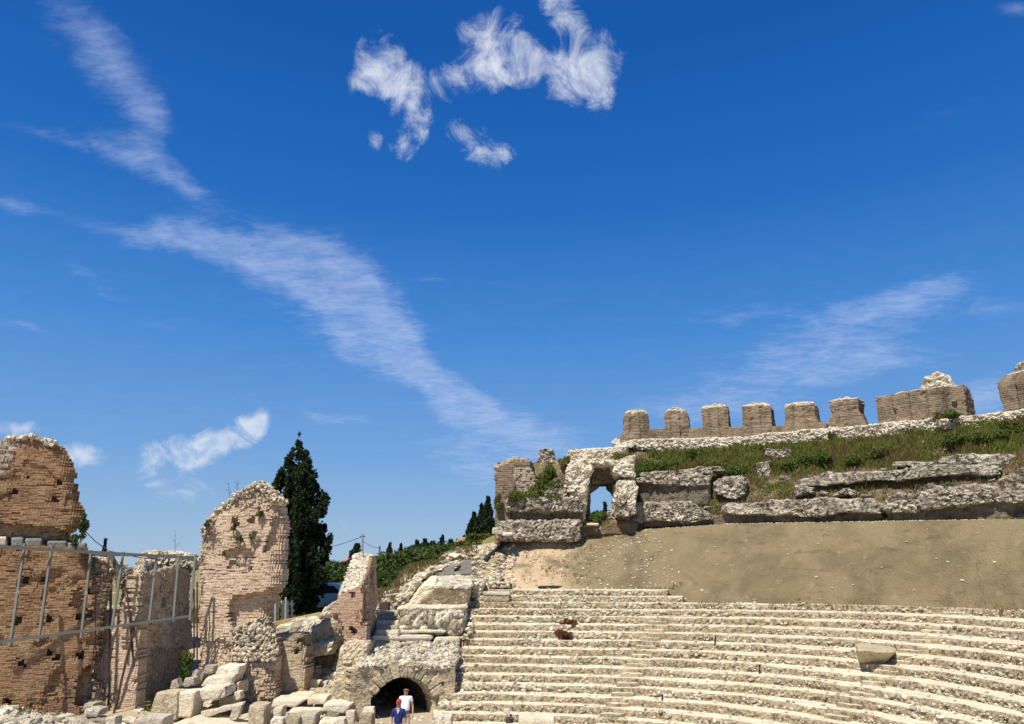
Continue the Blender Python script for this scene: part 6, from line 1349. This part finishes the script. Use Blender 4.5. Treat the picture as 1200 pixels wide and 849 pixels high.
def van():
    Y = 51.5; a = P(336, 727, Y); x0 = a[0]; s = 4.6; x1 = P(420, 727, Y)[0]; s = x1-x0; zb = float(terrain_z(x0+2, Y)); zb = max(zb, a[2]-.25)
    prof = [(0, .35), (0, 1.1), (.02, 1.45), (.05, 1.66), (.12, 1.74), (.62, 1.74), (.68, 1.68), (.83, 1.12), (.97, .95), (1, .8), (1, .4), (.985, .32), (.9, .3), (.885, .52), (.84, .62), (.78, .62), (.735, .52), (.72, .3), (.27, .3), (.255, .52), (.21, .62), (.15, .62), (.105, .52), (.09, .3), (.02, .3)]
    T = thing('parked_van', (x0+s/2, Y+.9, zb), 'white parked van with a sloping windscreen, half hidden by the big cypress', 'van')
    n = len(prof); V = []; 
    for yy, ins in ((0, .06), (.08, 0), (1.62, 0), (1.7, .06)):
        for (u, z) in prof: V.append((x0+u*s, Y+yy+(.13 if yy < 1 else -.13)*max(0, (z-1.0))/.7, zb+z-(ins if z > 1.6 else 0)))
    F = [[k*n+i, k*n+(i+1) % n, (k+1)*n+(i+1) % n, (k+1)*n+i] for k in range(3) for i in range(n)]
    me = bpy.data.meshes.new('body'); V = [tuple(np.array(v)-np.array(T.location)) for v in V]; me.from_pydata(V, [], F+[list(range(n))[::-1], list(range(3*n, 4*n))]); me.materials.append(plain('white_paint', (.70, .72, .74), .3, .5, 0, .04)); me.update()
    o = bpy.data.objects.new('body', me); COL.objects.link(o); o.parent = T
    gl = plain('dark_glass', (.03, .04, .05), .12, .6, 0, .1)
    def pane(name, q, y=None):
        V = [(x0+u*s, Y-.012+.13*max(0, z-1.0)/.7, zb+z) for u, z in q]; V += [(a_, b_+.03, c_) for a_, b_, c_ in V]; k = len(q)
        F = [list(range(k)), list(range(2*k-1, k-1, -1))]+[[i, k+i, k+(i+1) % k, (i+1) % k] for i in range(k)]
        me = bpy.data.meshes.new(name); me.from_pydata([tuple(np.array(v)-np.array(T.location)) for v in V], [], F); me.materials.append(gl); me.update(); o = bpy.data.objects.new(name, me); COL.objects.link(o); o.parent = T
    pane('side_window', [(.06, 1.12), (.06, 1.55), (.26, 1.58), (.26, 1.12)]); pane('side_window', [(.29, 1.12), (.29, 1.58), (.47, 1.58), (.47, 1.12)]); pane('side_window', [(.5, 1.12), (.5, 1.58), (.62, 1.57), (.74, 1.12)])
    mb = MB(); mb.beam((x0+s*.69, Y+.85, zb+1.62), (x0+s*.835, Y+.85, zb+1.13), 1.36, .03, (0, 0, 1)); o = mb.put('windscreen', gl, T)
    for u in (.18, .81):
        for yy in (.1, 1.6):
            mb = MB(); mb.tube([(x0+u*s, Y+yy-.1, zb+.31), (x0+u*s, Y+yy+.1, zb+.31)], .31, 20); w = mb.put('wheel', M['black'], T)
            mb = MB(); mb.tube([(x0+u*s, Y+yy-.115, zb+.31), (x0+u*s, Y+yy+.115, zb+.31)], .17, 14); mb.put('rim', M['steel'], w)
    mb = MB(); mb.box((x0+s*.975, Y+.3, zb+.72), (.16, .3, .16)); mb.put('headlight', plain('lamp_glass', (.6, .6, .55), .2, .6), T)
    mb = MB(); mb.box((x0+s*.7, Y-.08, zb+1.12), (.1, .16, .14)); mb.put('wing_mirror', M['black'], T)
van()
for k, (x, y0, y1, Y, l) in enumerate(((335, 728, 700, 44.6, 'pale wooden fence post in front of the white van'), (323, 728, 702, 44.6, 'fence post beside the tall pier, left of the white van'))):
    mb = MB(); a = P(x, y0, Y); a[2] = min(a[2], terrain_z(a[0], a[1])); mb.tube([a, P(x, y1, Y)], .06, 8); T3(mb.put('fence_post', plain('grey_wood', (.38, .35, .30))), l, 'fence post')
mb = MB()
for z_ in (708, 716, 723): mb.beam(P(300, z_, 45), P(345, z_, 45), .05, .12)
for x in range(302, 345, 5): mb.beam(P(x, 704, 44.95), P(x, 727, 44.95), .03, .12)
T3(mb.put('slat_fence', plain('white_fence_painted_shade', (.09, .095, .10))), 'pale slatted fence darkened with painted shade behind the trunk of the big cypress', 'fence')  # white fence given a dark colour to paint in its shade

# ================================================================== people
def skin(name, verts, edges, mat, parent, sub=2, root=0):
    me = bpy.data.meshes.new(name); loc = np.array(parent.location); me.from_pydata([tuple(np.array(v[:3])) for v in verts], edges, []); me.materials.append(mat)
    o = bpy.data.objects.new(name, me); COL.objects.link(o); o.parent = parent
    md = o.modifiers.new('skin', 'SKIN'); md.use_smooth_shade = True
    for i, v in enumerate(verts):
        r = v[3]; r = (r, r) if not isinstance(r, tuple) else r; me.skin_vertices[0].data[i].radius = r; me.skin_vertices[0].data[i].use_root = (i == root)
    sb = o.modifiers.new('sub', 'SUBSURF'); sb.levels = sub; sb.render_levels = sub
    return o
SKIN = plain('skin', (.42, .24, .16), .6, .3, 0, .05)
def head_mesh(parent, c, s, hairmat=None, cap=None, glasses=False, yaw=0):
    """face parts attached in front of the head: nose, mouth, ears, eyes"""
    cr, sr = math.cos(yaw), math.sin(yaw)
    def tr(p): x, y, z = p; return (c[0]+s*(x*cr-y*sr), c[1]+s*(x*sr+y*cr), c[2]+s*z)
    def blob(name, cen, rad, mat, cut=None):
        U, F = cube_grid(8, 8, 8); V = U/np.linalg.norm(U, axis=1)[:, None]*np.array(rad)+np.array(cen)
        if cut is not None: V[:, 2] = np.maximum(V[:, 2], cut(V))
        V = np.array([tr(v) for v in V])+np.array(parent.location); return put(name, V, F, mat, parent, smooth=True)
    blob('ear', (-.078, .01, 0), (.014, .025, .033), SKIN); blob('ear', (.078, .01, 0), (.014, .025, .033), SKIN)
    blob('mouth', (0, -.088, -.055), (.026, .012, .008), plain('lips', (.35, .13, .11)))
    if glasses: blob('sunglasses', (0, -.085, .018), (.072, .022, .022), M['black'])
    else:
        for x in (-.032, .032): blob('eye', (x, -.084, .018), (.014, .01, .009), M['black'])
    if hairmat: blob('hair', (0, .02, .045), (.088, .1, .1), hairmat, lambda V: np.where(V[:, 1] < -.03, .055, -.04))
    if cap:
        blob('cap', (0, .0, .05), (.09, .108, .088), cap, lambda V: np.full(len(V), .045)); blob('cap_peak', (0, -.115, .05), (.07, .065, .012), cap)
def person(px, py, Y, h, label, top, bottom, pose, seed, hair=None, cap=None, glasses=False, face=0, collar=None):
    c = P(px, py, Y); zb = float(terrain_z(c[0], Y))+.01; T = thing('person', (c[0], Y, zb), label, 'person'); k = h/1.75
    hs, hz = pose['hip'], .93
    def S(*p, r): return (p[0]*k, p[1]*k, p[2]*k, r*k if not isinstance(r, tuple) else (r[0]*k, r[1]*k))
    L = pose
    v = [S(0, 0, .95, r=(.13, .10)), S(0, .0, 1.1, r=(.125, .10)), S(0, 0, 1.3, r=(.15, .105)), S(0, .005, 1.43, r=(.10, .08)), S(0, 0, 1.5, r=.052), S(0, -.01, 1.57, r=(.062, .072)), S(0, -.012, 1.645, r=(.078, .092)), S(0, -.005, 1.70, r=(.066, .078)),
         S(0, -.10, 1.61, r=.012)]
    e = [(0, 1), (1, 2), (2, 3), (3, 4), (4, 5), (5, 6), (6, 7), (5, 8)]
    def limb(pts, at):
        i0 = len(v)
        for j, p in enumerate(pts): v.append(S(*p[:3], r=p[3])); e.append((at if j == 0 else i0+j-1, i0+j))
        return len(v)-1
    for sd in (-1, 1):
        arm = L['arm'][0 if sd < 0 else 1]
        w = limb([(sd*.17, 0, 1.41, .055), (sd*.2+arm[0][0], arm[0][1], 1.14+arm[0][2], .042), (sd*.2+arm[1][0], arm[1][1], .90+arm[1][2], .028), (sd*.2+arm[1][0], arm[1][1]-.01, .83+arm[1][2], (.022, .036))], 3)
        wx, wy, wz = sd*.2+arm[1][0], arm[1][1]-.01, .83+arm[1][2]
        for f in range(4):
            i0 = len(v); fx = wx-sd*.004; fy = wy-.03+f*.02; ln = [.07, .08, .078, .06][f]
            v.append(S(fx, fy, wz-.04, r=.009)); v.append(S(fx-sd*.006, fy, wz-.04-ln*.5, r=.0085)); v.append(S(fx-sd*.022, fy, wz-.04-ln, r=.007)); e += [(w, i0), (i0, i0+1), (i0+1, i0+2)]
        i0 = len(v); v.append(S(wx-sd*.012, wy-.045, wz-.01, r=.01)); v.append(S(wx-sd*.02, wy-.06, wz-.05, r=.008)); e += [(w, i0), (i0, i0+1)]
        lg = L['leg'][0 if sd < 0 else 1]
        limb([(sd*.095, 0, .86, .09), (sd*.1, lg[0], .48, .06), (sd*.1, lg[1], .09+lg[2], .04), (sd*.11, lg[1]-.13, .035+lg[2], (.035, .045))], 0)
    skin('body', v, e, SKIN, T)
    # shirt
    g = L.get('belly', 0)
    v2 = [S(0, 0, .93, r=(.165, .125)), S(0, -.02*g, 1.08, r=(.165+.02*g, .13+.035*g)), S(0, 0, 1.28, r=(.17, .125)), S(0, .005, 1.415, r=(.13, .095)), S(0, .0, 1.475, r=(.07, .065))]
    e2 = [(0, 1), (1, 2), (2, 3), (3, 4)]
    for sd in (-1, 1):
        arm = L['arm'][0 if sd < 0 else 1]; i0 = len(v2); f = L.get('sleeve', .55)
        v2.append(S(sd*.175, 0, 1.405, r=.075)); v2.append(S(sd*(.175+.025*f)+arm[0][0]*f, arm[0][1]*f, 1.405+(1.14+arm[0][2]-1.405)*f, r=.065)); e2 += [(3, i0), (i0, i0+1)]
        if L.get('long'):
            v2.append(S(sd*.2+arm[0][0], arm[0][1], 1.14+arm[0][2], r=.055)); v2.append(S(sd*.2+arm[1][0]*.9, arm[1][1]*.9, .95+arm[1][2], r=.045)); e2 += [(i0+1, i0+2), (i0+2, i0+3)]
    skin('shirt', v2, e2, top, T)
    v3 = [S(0, 0, .95, r=(.155, .12))]; e3 = []
    for sd in (-1, 1):
        lg = L['leg'][0 if sd < 0 else 1]; i0 = len(v3)
        v3 += [S(sd*.095, 0, .84, r=.10), S(sd*.1, lg[0], .48, r=.078), S(sd*.1, lg[1]+.005, .1+lg[2], r=.062)]; e3 += [(0, i0), (i0, i0+1), (i0+1, i0+2)]
        mb = MB(); mb.box((T.location.x+sd*.11*k, T.location.y+(lg[1]-.06)*k, zb+(.04+lg[2])*k), (.095*k, .27*k, .08*k), taper=.8); mb.put('shoe', M['bark'], T)
    skin('trousers', v3, e3, bottom, T)
    if L.get('belt'): mb = MB(); th = np.linspace(0, 2*math.pi, 25); mb.tube([(T.location.x+.172*k*math.cos(a), T.location.y+.135*k*math.sin(a), zb+.97*k) for a in th], .016, 6, cap=False); mb.put('belt', M['black'], T)
    head_mesh(T, (0, -.008*k, 1.645*k), k, hair, cap, glasses, face)
    if collar: mb = MB(); mb.addm(np.array([(-.05, -.135, 1.45), (.05, -.135, 1.45), (0, -.16, 1.31)])*k+np.array(T.location), [[0, 1, 2]]); mb.put('collar_opening', collar, T)
    return T
walk = dict(hip=.93, arm=[[(-.04, .02, 0), (-.03, -.02, 0)], [(.05, .03, 0), (.07, -.05, .0)]], leg=[(-.08, -.16, 0), (.02, .16, .05)], belly=1, belt=1)
person(474.5, 850, 28.6, 1.76, 'man in a white polo shirt, beige trousers and dark sunglasses in front of the arch', plain('white_polo', (.80, .80, .80), .9, .1, 0, .03), plain('beige_trousers', (.52, .43, .31), .9, .1, 0, .05), walk, 1, None, None, True)
stand = dict(hip=.93, arm=[[(-.03, .0, 0), (.0, -.03, 0)], [(.03, .0, 0), (.0, -.03, 0)]], leg=[(0, 0, 0), (-.05, -.02, 0)], sleeve=.9, long=0)
person(466.5, 850, 26.3, 1.63, 'woman in a dark blue top and red cap walking just before the man in white', plain('blue_top', (.018, .035, .15), .9, .1, 0, .08), plain('blue_trousers', (.05, .06, .10), .9, .1), stand, 2, plain('blond_hair', (.30, .19, .09)), plain('red_cap', (.50, .025, .03), .8), False, 0, plain('pale_neckline', (.62, .45, .38)))
person(667, 860, 24.4, 1.56, 'dark haired person in a white shirt, only the head showing at the bottom edge', plain('white_shirt', (.78, .78, .78), .9, .1, 0, .03), plain('grey_trousers', (.2, .2, .2), .9, .1), stand, 3, plain('dark_hair', (.015, .012, .01), .6))
